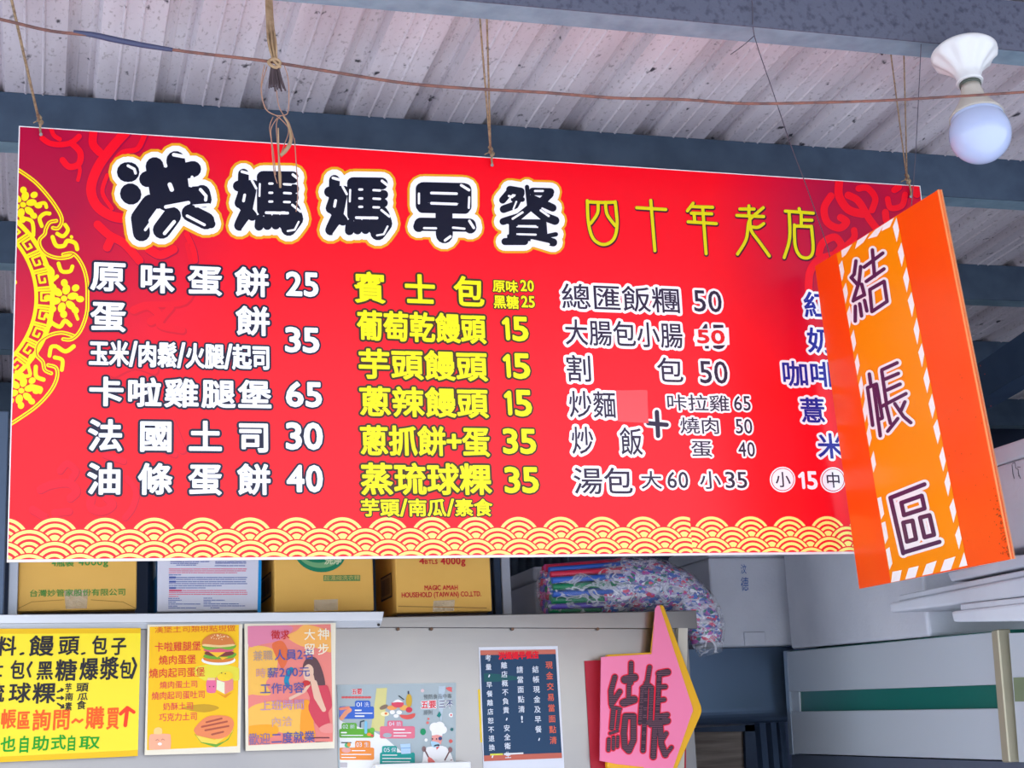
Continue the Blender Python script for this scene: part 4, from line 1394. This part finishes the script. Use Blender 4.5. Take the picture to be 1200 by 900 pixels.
# pink arrow
AY = .752
m_pink = mat('pink_card', (255, 132, 172), 0.45)
m_ylw = mat('yellow_card', (244, 180, 0), 0.4)
arrow = thing('arrow_sign', 'pink arrow sign with yellow rim pointing right, lettered in dark brush strokes', 'sign', at(765, 830, AY))
slab([at(x, y, AY + .004) for x, y in ((712, 767), (766, 765.5), (771, 711), (775, 708.5), (778, 710), (822, 828), (822.8, 833.5), (820, 840), (786, 918), (772, 918), (712, 900))], (0, .022, 0), .0025, 1).build('yellow_backing', m_ylw, arrow)
slab([at(x, y, AY) for x, y in ((704.5, 770), (764, 766.5), (768, 713), (770.5, 709.5), (773, 710), (811.5, 829), (812, 833), (810, 838), (782, 920), (760, 920), (755, 899), (724, 895.5), (703, 891.5))], (0, .004, 0)).build('pink_face', m_pink, arrow)
p = Print(Plane(at(704, 770, AY - .0005), (0, -1, 0)))
p.T = (6.43, 690, 760)
CH = [([(195, 215), (166, 320), (170, 420), (232, 325)], 17), ([(170, 440), (235, 455)], 12), ([(185, 460), (172, 600)], 16), ([(228, 470), (212, 600)], 12), ([(150, 685), (147, 765)], 13), ([(185, 670), (183, 755)], 12), ([(218, 665), (214, 740)], 11), ([(160, 640), (215, 620)], 10),
      ([(318, 110), (316, 260)], 16), ([(272, 235), (342, 218)], 26), ([(302, 270), (298, 400)], 15), ([(262, 410), (338, 385)], 26), ([(275, 510), (262, 640), (270, 740), (300, 770), (335, 690), (336, 510), (275, 510)], 20),
      ([(457, 140), (440, 250)], 15), ([(402, 310), (384, 560)], 14), ([(402, 300), (440, 270), (472, 295), (462, 540), (445, 560)], 16), ([(432, 260), (408, 770)], 16),
      ([(530, 190), (592, 178)], 22), ([(530, 190), (512, 540)], 17), ([(525, 292), (575, 288)], 16), ([(520, 392), (565, 385)], 16), ([(515, 515), (590, 500)], 17), ([(470, 570), (590, 545)], 22), ([(500, 560), (484, 815)], 20), ([(535, 580), (545, 720), (575, 800)], 20), ([(582, 640), (545, 700)], 15), ([(575, 805), (622, 745)], 13)]
for pts, r in CH:
    r *= 1.15
    p.st(pts, r + 8, 1, (240, 24, 56))
    p.st(pts, r, 3, (58, 34, 52))
y = 95
while y < 830:
    p.st([(130, y + 3), (620, y - 3)], 1.6, 4, (170, 84, 104)) if False else None
    y += 14
p.build('lettering', arrow)
# hatch lines cut inside the strokes
p = Print(p.pl); p.T = (6.43, 690, 760)
for pts, r in CH:
    ys = [q[1] for q in pts]
    y = math.ceil((min(ys) - r) / 14) * 14
    while y < max(ys) + r:
        best = None
        for a_, b_ in zip(pts, pts[1:]):
            for k in range(9):
                t_ = k / 8
                X, Y_ = a_[0] + (b_[0] - a_[0]) * t_, a_[1] + (b_[1] - a_[1]) * t_
                dy = abs(Y_ - y)
                if dy < r:
                    h_ = math.sqrt(r * r - dy * dy) * .96
                    if h_ > 2:
                        p.raw([p.uv((X - h_, y - 1.6)), p.uv((X + h_, y - 1.6)), p.uv((X + h_, y + 1.6)), p.uv((X - h_, y + 1.6))], 4, (148, 96, 110))
        y += 14
p.build('hatching', arrow)

# ================================================================== STRAW BAG
bx0, bx1 = at(640, 690, .90), at(705, 690, .90)
STRAW = [('green', (18, 128, 84)), ('red', (206, 36, 70)), ('purple', (104, 86, 190)), ('blue', (44, 96, 190)), ('pink', (226, 92, 170))]
AX0, AX1 = at(642, 690, .92), at(800, 685, .92)
zb = ztop
rad0, rad1 = .076, .092
cnt_s = 0
slots = []
for ring, n in ((0.0, 1), (0.34, 6), (0.66, 12), (0.95, 20)):
    for i in range(n):
        slots.append((ring, 2 * PI * i / n + ring))
smesh = {}
for ring, a_ in slots:
    nm, c = STRAW[(cnt_s * 7 + cnt_s // 3) % 5]
    C0 = Vector((AX0.x, .94, zb + rad0 + .006)) + Vector((0, math.cos(a_), math.sin(a_))) * (rad0 - .008) * ring
    C1 = Vector((AX1.x - .02, .97, zb + rad1 + .006)) + Vector((0, math.cos(a_), math.sin(a_))) * (rad1 - .010) * ring
    s_ = MB().tube([C0, C0.lerp(C1, .62)], .0092, 8, 1).build('drinking_straw', mat('straw_' + nm, c, 0.35))
    tag(s_, nm + ' drinking straw packed inside the clear plastic bag', 'straw', nm + ' straws in the clear bag')
    cnt_s += 1
m_wrap = mat('wrapped_straws', (150, 140, 190), 0.3)
n_, l_ = m_wrap.node_tree.nodes, m_wrap.node_tree.links
tc = n_.new('ShaderNodeTexCoord'); mp = n_.new('ShaderNodeMapping'); mp.inputs['Scale'].default_value = (75, 90, 150)
vo = n_.new('ShaderNodeTexVoronoi'); vo.inputs['Scale'].default_value = 1.0
rp_ = n_.new('ShaderNodeValToRGB'); rp_.color_ramp.interpolation = 'CONSTANT'
cols = [(126, 134, 172), (206, 210, 226), (96, 100, 160), (52, 128, 110), (214, 72, 106), (178, 172, 208), (70, 110, 190), (232, 232, 240), (190, 90, 176)]
el = rp_.color_ramp.elements
el[0].color = lin(cols[0]); el[1].position = 1 / len(cols); el[1].color = lin(cols[1])
for i, c in enumerate(cols[2:], 2):
    e_ = el.new(i / len(cols)); e_.color = lin(c)
nzv = n_.new('ShaderNodeTexNoise'); nzv.inputs['Scale'].default_value = 45; nzv.inputs['Detail'].default_value = 3
vm = n_.new('ShaderNodeVectorMath'); vm.operation = 'MULTIPLY_ADD'; vm.inputs[1].default_value = (3, 3, 3)
l_.new(tc.outputs['Object'], mp.inputs[0]); l_.new(tc.outputs['Object'], nzv.inputs['Vector'])
l_.new(nzv.outputs['Color'], vm.inputs[0]); l_.new(mp.outputs[0], vm.inputs[2]); l_.new(vm.outputs[0], vo.inputs['Vector'])
sp_ = n_.new('ShaderNodeSeparateColor')
l_.new(vo.outputs['Color'], sp_.inputs[0]); l_.new(sp_.outputs[0], rp_.inputs[0]); l_.new(rp_.outputs[0], n_['Principled BSDF'].inputs['Base Color'])
m_film = mat('plastic_film', (236, 238, 246), 0.10, 0, 0.9, bump=((30, 30, 22), 1.0), trans=0.2)
n_, l_ = m_film.node_tree.nodes, m_film.node_tree.links
mxs = [x for x in n_ if x.type == 'MIX_SHADER'][0]
tc = n_.new('ShaderNodeTexCoord'); mp = n_.new('ShaderNodeMapping'); mp.inputs['Scale'].default_value = (16, 26, 26); mp.inputs['Rotation'].default_value = (0, .5, .3)
nz = n_.new('ShaderNodeTexNoise'); nz.inputs['Scale'].default_value = 1; nz.inputs['Detail'].default_value = 3; nz.inputs['Distortion'].default_value = .6
rp_ = n_.new('ShaderNodeValToRGB')
e_ = rp_.color_ramp.elements
e_[0].position, e_[0].color = .44, (.07, .07, .07, 1)
e_[1].position, e_[1].color = .56, (.07, .07, .07, 1)
e2 = e_.new(.5); e2.color = (.62, .62, .62, 1)
l_.new(tc.outputs['Object'], mp.inputs[0]); l_.new(mp.outputs[0], nz.inputs['Vector']); l_.new(nz.outputs[0], rp_.inputs[0]); l_.new(rp_.outputs[0], mxs.inputs[0])
bag = thing('straw_bag', 'clear plastic bag of coloured straws drooping over the steel cabinet corner', 'bag', (AX0.x.real + .25, .95, zb))


def bagskin(pts, rs, seed, jit, sides=40, sub=6):
    random.seed(seed)
    P_ = smooth_pts(pts, sub)
    bm = bmesh.new()
    rings = []
    n = len(P_)
    ph = [random.uniform(0, 6) for _ in range(6)]
    prev = Vector((0, 1, 0))
    for i, c in enumerate(P_):
        t_ = (P_[min(i + 1, n - 1)] - P_[max(i - 1, 0)]).normalized()
        prev = (prev - t_ * prev.dot(t_)).normalized()
        bi = t_.cross(prev)
        f = i / (n - 1) * (len(rs) - 1)
        k = min(int(f), len(rs) - 2)
        r = rs[k] + (rs[k + 1] - rs[k]) * (f - k)
        ring = []
        for s in range(sides):
            a_ = 2 * PI * s / sides
            w = 1 + jit * (math.sin(3 * a_ + ph[0] + i * .3) * .5 + math.sin(7 * a_ + ph[1] - i * .5) * .3 + math.sin(i * 1.3 + ph[2] + 2 * a_) * .4 + random.uniform(-.35, .35))
            q = c + (prev * math.cos(a_) + bi * math.sin(a_)) * r * w
            if q.x < XR_ + .02 and q.z < zb + .003:
                q.z = zb + .003
            ring.append(bm.verts.new(q))
        rings.append(ring)
    for A, B in zip(rings, rings[1:]):
        for s in range(sides):
            f_ = bm.faces.new((A[s], A[(s + 1) % sides], B[(s + 1) % sides], B[s])); f_.smooth = True
    bm.faces.new(rings[0][::-1]); bm.faces.new(rings[-1])
    bmesh.ops.recalc_face_normals(bm, faces=list(bm.faces))
    return bm


core = [(AX0.x + .155, .945, zb + .073), (AX0.x + .25, .95, zb + .086), (AX0.x + .36, .955, zb + .082), (AX0.x + .44, .955, zb + .048), (AX0.x + .492, .95, zb - .03), (AX0.x + .50, .95, zb - .085)]
bm = bagskin([Vector(c) for c in core], [.066, .080, .082, .070, .058, .046], 3, .06)
me = bpy.data.meshes.new('wrapped_bundle'); bm.to_mesh(me); bm.free()
link('wrapped_bundle', me, m_wrap, bag)
skin = [(AX0.x - .012, .94, zb + .073)] + [(AX0.x + .07, .94, zb + .077)] + core[:5] + [(AX0.x + .515, .95, zb - .12)]
bm = bagskin([Vector(c) for c in skin], [.060, .073, .077, .088, .089, .078, .070, .034], 5, .06)
me = bpy.data.meshes.new('film'); bm.to_mesh(me); bm.free()
link('film', me, m_film, bag)
random.seed(11)

# ================================================================== FOAM BOXES, HOOD, RIGHT-HAND CABINET
m_foam = mat('styrofoam', (212, 217, 226), 0.7, 0, 0.3, bump=((90, 90, 90), 0.12), noise=((4, 4, 4), (0.35, 0.75), (192, 198, 210)))


def foam_box(label, lo, hi, lid=True, name='foam_box'):
    root = thing(name, label, 'box', ((lo[0] + hi[0]) / 2, (lo[1] + hi[1]) / 2, lo[2]))
    MB().box(lo, (hi[0], hi[1], hi[2] - .045)).bevel(.008, 3).build('body', m_foam, root)
    if lid:
        MB().box((lo[0] - .004, lo[1] - .004, hi[2] - .044), (hi[0] + .004, hi[1] + .004, hi[2])).bevel(.008, 3).build('lid', m_foam, root)
    return root


# boxes behind the straw bag
L, R = at(627, 690, 1.16), at(720, 690, 1.16)
foam_box('white foam box behind the left end of the straw bag', (L.x, 1.16, ztop), (R.x, 1.44, at(640, 664, 1.16).z))
L, R = at(735, 690, 1.2), at(836, 690, 1.2)
foam_box('white foam box behind the drooping end of the straw bag', (L.x, 1.2, ztop), (min(R.x, XR_ + .05), 1.5, at(800, 657, 1.2).z))

# stainless hood that carries the next foam box
HY = 1.46
ZB = at(888, 757, 1.36).z
hood = thing('steel_hood', 'dark steel hood with rounded lower corner between arrow sign and white cabinet', 'hood', (2.3, HY, at(850, 845, HY).z))
m_hood = mat('hood_steel', (112, 134, 160), 0.32, 0.85, 0.5, bump=((4, 4, 4), 0.12))
x0, x1 = XR_ + .06, at(921, 800, HY).x + .012
zlo = at(850, 849, HY).z
b_ = MB().box((x0, HY - .05, zlo), (x1, HY + .6, ZB - .002))
ed = [e for e in b_.bm.edges if abs(e.verts[0].co.x - e.verts[1].co.x) > .1 and max(v.co.z for v in e.verts) < zlo + .01 and max(v.co.y for v in e.verts) < HY]
bmesh.ops.bevel(b_.bm, geom=ed, offset=.05, segments=8, profile=.5, affect='EDGES')
for f in b_.bm.faces: f.smooth = False
b_.build('shell', m_hood, hood)
for px_ in (880, 893, 903):
    X = at(px_, 870, HY + .1).x
    MB().box((X, HY + .02, 0), (X + .02, HY + .06, zlo + .001)).build('leg', m_dark, hood)

L, R = at(838, 757, 1.36), at(934, 757, 1.36)
t = foam_box('white foam box with blue handwriting, right of the straw bag', (L.x, 1.36, ZB), (R.x, 1.70, ZB + .34))
p = Print(Plane((L.x, 1.3595, ZB), (0, -1, 0)))
p.T = (4, 600, 570)
p.row('汶', 1070, 1098, 365, 410, 1, (40, 96, 176), 0.0, shear=.1)
p.row('德', 1070, 1108, 425, 490, 1, (40, 96, 176), 0.0, shear=.1)
p.build('handwriting', t)
a_, c_ = at(871, 741, 1.36), at(897, 757.5, 1.36)
MB().box((a_.x, 1.352, ZB + .001), (c_.x, 1.362, a_.z)).bevel(.003, 2).build('foot', m_foam, t)

# white cabinet on the right, running towards the viewer
C1, C2 = Vector((2.445, 1.340, 1.8734)), Vector((2.2913, -0.1451, 1.8469))
U_ = (C2 - C1); U_.z = 0; U_.normalize()
nC = Vector((U_.y, -U_.x, 0)).normalized()
if nC.x > 0: nC = -nC
m_cab = mat('cabinet_white', (190, 198, 206), 0.4, 0, 0.5)
m_grn = mat('cabinet_green', (12, 104, 92), 0.4)
cab = thing('white_cabinet', 'long white cabinet with a green band at the lower right', 'cabinet', atp(1050, 886, C1, nC))


def cq(pts, off=0.0):
    return [atp(x, y, C1, nC) + nC * off for x, y in pts]


back = -nC * .4
A_, B_ = atp(927, 760.5, C1, nC), atp(1088, 746, C1, nC)
ctop = max(atp(921, 763, C1, nC).z, atp(1178, 738, C1, nC).z)
bz = ctop + .002
t = thing('foam_box', 'large shaded white foam box on the white cabinet, behind the orange sign', 'box', A_.lerp(B_, .5))
up_ = Vector((0, 0, .33))
slab([A_, B_, B_ + up_, A_ + up_], -nC * .38, .010, 3).build('body', m_foam, t)
up2 = Vector((0, 0, .045))
slab([A_ + up_ + nC * .004, B_ + up_ + nC * .004, B_ + up_ + up2 + nC * .004, A_ + up_ + up2 + nC * .004], -nC * .388, .008, 3).build('lid', m_foam, t)
slab(cq([(921, 763), (1178, 738), (1184, 891), (930, 883)], -.012), back).build('carcass', m_grn, cab)
slab(cq([(922.5, 764), (1176.5, 739.5), (1179, 802), (924, 811)]), -nC * .012, .002, 1).build('upper_panel', m_cab, cab)
slab(cq([(926, 834), (1180, 830), (1185.5, 891), (929.5, 883)]), -nC * .012, .002, 1).build('lower_panel', m_cab, cab)
slab(cq([(918.5, 763), (922, 763), (930, 884), (926, 884)], .002), -nC * .02).build('frame_edge', mat('cabinet_edge', (150, 164, 178), 0.4, 0.3), cab)
slab(cq([(924, 811), (934, 811), (935, 834), (926, 834)], -.006), -nC * .006).build('frame_edge', m_cab, cab)
slab(cq([(1170, 739), (1178, 737), (1192, 893), (1183, 893)], .02), -nC * .035, .003, 1).build('corner_post', mat('corner_post', (176, 170, 146), 0.4, 0.3), cab)
t = thing('white_panel_cabinet', 'second white cabinet panel at the right edge beyond the beige post', 'cabinet', atp(1215, 890, C1, nC))
q_ = cq([(1184, 742), (1290, 738), (1290, 895), (1196, 893)], .004)
slab(q_, -nC * .4).build('carcass', m_cab, t)
slab(cq([(1190, 794), (1290, 790), (1290, 822), (1192, 822)], .006), -nC * .003).build('green_band', mat('olive_band', (120, 134, 104), 0.5), t)
# counter under both
q_ = cq([(924, 884.5), (1290, 896.5), (1290, 940), (924, 940)], -.01)
for v in (2, 3): q_[v].z = 0.0
q_[2].x, q_[2].y = q_[1].x, q_[1].y
q_[3].x, q_[3].y = q_[0].x, q_[0].y
ct = slab(q_, -nC * .5).build('grey_counter', mat('counter_grey', (96, 106, 124), 0.5, 0.3))
tag(ct, 'dark grey counter under the white cabinet with green band', 'counter')

# foam lids and boxes at the near end of the cabinet


def lid(label, quad, lip, X, depth, name='styrofoam_slab'):
    root = thing(name, label, 'lid', atx(*quad[3], X))
    slab([atx(x, y, X) for x, y in quad], (depth, 0, 0), .006, 2).build('slab', m_foam, root)
    if lip:
        slab([atx(x, y, X + .012) for x, y in lip], (depth - .03, 0, 0), .003, 1).build('raised_lip', m_foam, root)
    return root


lid('lowest white foam lid, jutting out over the right end of the cabinet', [(1114, 716.5), (1290, 697), (1290, 727), (1117, 729)], [(1125, 708), (1290, 690), (1290, 698), (1125, 716)], 2.20, .45)
lid('long white foam lid with a red mark lying on the lowest lid', [(1041, 707), (1290, 658), (1290, 688), (1043, 718)], [(1053, 697.5), (1290, 650), (1290, 658), (1053, 705)], 2.22, .45)
lid('small white foam piece under the bottom corner of the orange sign', [(1109, 671), (1290, 628), (1290, 646), (1114, 682)], None, 2.24, .40, 'styrofoam_slab')
X = 2.30
A_, B_ = atx(1150, 652, X), atx(1290, 616, X)
zz = max(atx(1180, 645, X).z, 0)
t = foam_box('big white foam box with a grey scribble at the right edge', (X, -.62, zz), (X + .42, atx(1150, 640, X).y, atx(1195, 515, X).z), True)
p = Print(Plane((X - .0006, 0, zz), (-1, 0, 0), (0, -1, 0)))
p.T = (3.75, 1040, 510)
for pts in ([(548, 130), (552, 170), (558, 190)], [(560, 118), (565, 145), (575, 150), (578, 180)], [(572, 140), (584, 140)], [(575, 165), (585, 190)], [(550, 125), (560, 120)]):
    p.st(pts, 1.6, 1, (96, 104, 118))
p.build('handwriting', t)

# window beyond
WYY = 2.3
wn = slab([at(806, 858, WYY), at(874, 856, WYY), at(876, 960, WYY), at(806, 960, WYY)], (0, .02, 0)).build('window_1', mat('shutter', (150, 138, 126), 0.6, noise=((3, 3, 40), (0.35, 0.65), (110, 96, 86))))
tag(wn, kind='structure')
fr = MB()
a_, b_, c_ = at(800, 850, WYY - .02), at(886, 849, WYY - .02), at(886, 960, WYY - .02)
fr.prism([a_, b_, at(886, 857, WYY - .02), at(800, 858, WYY - .02)], (0, .03, 0))
fr.prism([at(873, 850, WYY - .02), b_, c_, at(876, 960, WYY - .02)], (0, .03, 0))
wf = fr.build('window_frame', m_dark, wn)
dk = MB().box((1.9, 2.34, 0), (4.6, 2.42, 2.2)).build('wall_inner', mat('inner_wall', (52, 66, 92), 0.8))
tag(dk, kind='structure')

# ================================================================== BULB
A0 = at(1130, 64, -.60)
Bc = at(1148.5, 157, -.64)
ax = (Bc - A0).normalized()
dist = (Bc - A0).length
k_ = .0019
lamp = thing('ceiling_lamp', 'white globe bulb in a fluted white lamp holder under the top beam', 'lamp', A0)
m_cer = mat('white_plastic', (216, 218, 218), 0.35, 0, 0.5)


def flute(t_, a_):
    return 1 + .09 * math.cos(a_ * 10) * max(0, min(1, (t_ - .004) / .01)) * max(0, 1 - t_ / .06)


MB().lathe(A0, ax, [(-.012, .040), (-.010, .068), (-.004, .074), (.002, .074), (.012, .068), (.024, .054), (.038, .040), (.052, .031), (.066, .027), (.074, .030), (.079, .029)], 80, flute).build('lamp_holder', m_cer, lamp)
MB().lathe(A0, ax, [(.078, .022), (.079, .024), (.086, .024), (.087, .020)], 32).build('socket_ring', mat('socket_ring', (70, 78, 70), 0.5), lamp)
rg = .0675
bulb = MB().lathe(A0, ax, [(.086, .0215), (.100, .0235), (.115, .027), (.130, .034), (.145, .0440), (.158, .0535), (.168, .0600), (.172, .0608)], 48).build('bulb', mat('bulb_plastic', (190, 184, 172), 0.4), lamp)
pr_ = []
t0 = dist
for i in range(25):
    a_ = -0.36 * PI + (0.86 * PI) * i / 24 if False else (-62 + 152 * i / 24) * PI / 180
    pr_.append((t0 + rg * math.sin(a_) , max(rg * math.cos(a_), .0006)))
pr_ = [q for q in pr_ if q[0] > .1705]
pr_.insert(0, (.171, .0598))
MB().lathe(A0, ax, pr_, 48).build('globe', mat('globe', (176, 190, 222), 0.15, 0, 0.6), bulb)

# ================================================================== WIRE, ROPES
WY = -.78
m_cop = mat('brown_wire', (128, 80, 66), 0.55, noise=((40, 40, 40), (0.4, 0.65), (92, 62, 58)))
wire = thing('electric_wire', 'long brown electric wire sagging across the view below the roof', 'wire', at(600, 108, WY))
wp = [(-60, 11), (0, 22.5), (60, 36), (120, 43), (200, 58), (300, 70), (325, 74), (400, 86), (480, 98), (560, 104), (640, 109), (720, 115), (800, 117), (870, 121), (960, 120), (1040, 118), (1120, 112.5), (1200, 107.5), (1270, 103)]
MB().tube([at(x, y + random.uniform(-.5, .5), WY) for x, y in wp], .0030, 8, 4).build('cable', m_cop, wire)
MB().tube([at(x, y, WY) for x, y in ((86, 37.5), (110, 41), (130, 45.5), (165, 52.5), (202, 58.5))], [.0036, .0052, .0056, .0050, .0038], 10, 4).build('dark_tape', mat('dark_tape', (58, 62, 92), 0.5), wire)

m_straw = mat('raffia', (172, 144, 112), 0.7, noise=((80, 80, 20), (0.35, 0.7), (146, 118, 84)))
m_raf2 = mat('raffia_dark', (70, 56, 60), 0.8)
ZR = roof_z(0.5, ROOF_Y - SP)
rope = thing('raffia_tie', 'thick raffia tie knotted round the brown wire, left of centre at the top', 'rope', at(322, 74, WY))
s_ = MB()
for i in range(7):
    j = (i - 3) * 1.5
    s_.tube([at(313 + j * .7, -60, -.60 + .01 * i), at(316 + j * .8, 20, -.72), at(319 + j, 50, WY + .006 * (i % 3 - 1)), at(322 + j * .5, 70, WY - .004)], .0017, 6, 4)
s_.build('strands', m_straw, rope)
s_ = MB()
s_.tube([at(315, 72, WY - .006), at(322, 69, WY - .008), at(328, 73, WY - .006), at(324, 79, WY - .008), at(317, 76, WY - .007)], .0032, 8, 4, closed=True)
s_.tube([at(318, 68, WY - .006), at(325, 76, WY - .008), at(329, 79, WY - .006)], .003, 8, 4)
s_.build('knot', m_straw, rope)
s_ = MB()
for i in range(9):
    s_.tube([at(322 + (i - 4) * 1.0, 78, WY - .003), at(323 + (i - 4) * 1.7, 92, WY + random.uniform(-.006, .006)), at(325 + (i - 4) * 2.4, 104 + random.uniform(-2, 4), WY + random.uniform(-.006, .006))], .0016, 6, 3)
s_.build('frayed_tuft', m_raf2, rope)

m_thin = mat('thin_copper', (164, 122, 98), 0.5)
tangle = thing('wire_tangle', 'tangle of thin loose wire loops hanging in front of the menu title', 'wire', at(325, 140, WY))
s_ = MB()
lo_ = [[(310, 76), (306, 100), (310, 125), (320, 134), (333, 135), (338, 128), (338, 95), (333, 76)], [(313, 78), (306, 105), (312, 128), (326, 137), (338, 150), (341, 165), (335, 178), (329, 184), (336, 178)],
       [(324, 106), (327, 125), (335, 140), (338, 155), (333, 170), (330, 178)], [(330, 135), (324, 145), (326, 180), (328, 205), (329, 218)], [(325, 138), (318, 150), (318, 165), (321, 200), (325, 215)], [(345, 162), (347, 190), (349, 225), (347, 248)], [(333, 136), (339, 145), (345, 165)],
       [(320, 137), (316, 150), (320, 175), (323, 205)]]
for i, l in enumerate(lo_):
    s_.tube([at(x, y, WY - .004 + .004 * (i % 4)) for x, y in l], .0009, 6, 5)
s_.build('loops', m_thin, tangle)
s_ = MB()
s_.tube([at(x, y, WY - .01) for x, y in ((332, 136), (338, 146), (341, 160), (339, 170), (333, 178), (329, 182))], [.0012, .002, .003, .004, .0045, .0028], 6, 4)
s_.tube([at(x, y, WY - .006) for x, y in ((326, 150), (327, 190), (328, 206), (328.5, 220))], [.0012, .0018, .003, .002], 6, 4)
s_.build('raffia_end', m_straw, tangle)
m_rope = mat('hemp_rope', (160, 138, 106), 0.8, noise=((120, 120, 120), (0.35, 0.7), (112, 92, 72)))
YB1 = ROOF_Y - SP - .006


def hang(label, ends, foot, nail, r=.0022):
    root = thing('hanging_rope', label, 'rope', at(foot[0], foot[1], -.004))
    s_ = MB()
    F = at(foot[0], foot[1], -.012)
    for e, Y in ends:
        E_ = at(e[0], e[1], Y)
        M = E_.lerp(F, .5) + Vector((0, 0, -.002))
        s_.tube([E_, M, F], r, 8, 3)
    s_.build('strands', m_rope, root)
    s_ = MB()
    x, y = foot
    s_.tube([at(x - 2, y - 8, -.013), at(x + 1, y - 5, -.016), at(x - 1, y - 2, -.013), at(x + 3, y, -.016), at(x, y + 3, -.013)], .0045, 8, 4)
    s_.tube([at(x - 1, y - 2, -.013), at(x - 7, y + 1, -.013)], .0014, 6, 1)
    s_.tube([at(x + 2, y + 1, -.012), at(nail[0] - 1, (y + nail[1]) / 2, -.009), at(nail[0], nail[1], -.006)], .0025, 8, 3)
    s_.build('knot', m_rope, root)
    MB().lathe(at(nail[0], nail[1], -.0105), (0, 1, 0), [(0, .003), (.002, .004), (.004, .004), (.0045, .0015), (.010, .0015)], 12).build('nail', mat('nail', (180, 176, 174), 0.4, 0.7), root)
    return root


hang('brown rope holding the left end of the menu board', [((2, -52), -.52)], (46, 143), (48, 157), .003)
hang('doubled brown rope holding the middle of the menu board', [((569, -30), YB1), ((561, 4), -.46)], (575, 180), (577, 193), .0022)
hang('pale doubled rope holding the right end of the menu board', [((1057, -20), YB1), ((1041, 40), -.46)], (1063, 212), (1068, 230), .0018)
m_wire = mat('thin_dark_wire', (74, 70, 82), 0.5)
t = MB().tube([at(878, -25, YB1), at(882, 10, YB1), at(884, 42, YB1 + .02), at(905, 105, -.42), at(926, 168, -.28), at(942, 210, -.2), at(966, 278, -.075), at(972.5, 301, -.052)], .0011, 6, 3)
t.tube([at(884, 42, YB1 + .02), at(870, 54, YB1 + .03), at(856, 64, YB1 + .04)], .001, 6, 3)
t = t.build('hanging_wire', m_wire)
tag(t, 'thin dark wire slanting down to the inner corner of the orange sign', 'wire')
hp = atp(1069, 241, Q1, nO)
t = MB().tube([at(1082, -20, YB1), at(1079, 60, YB1 + .02), at(1073, 180, (hp.y + YB1) / 2 + .02), hp + nO * .002], .0010, 6, 3).build('hanging_wire', m_wire)
tag(t, 'thin dark wire dropping straight to the outer top of the orange sign', 'wire')
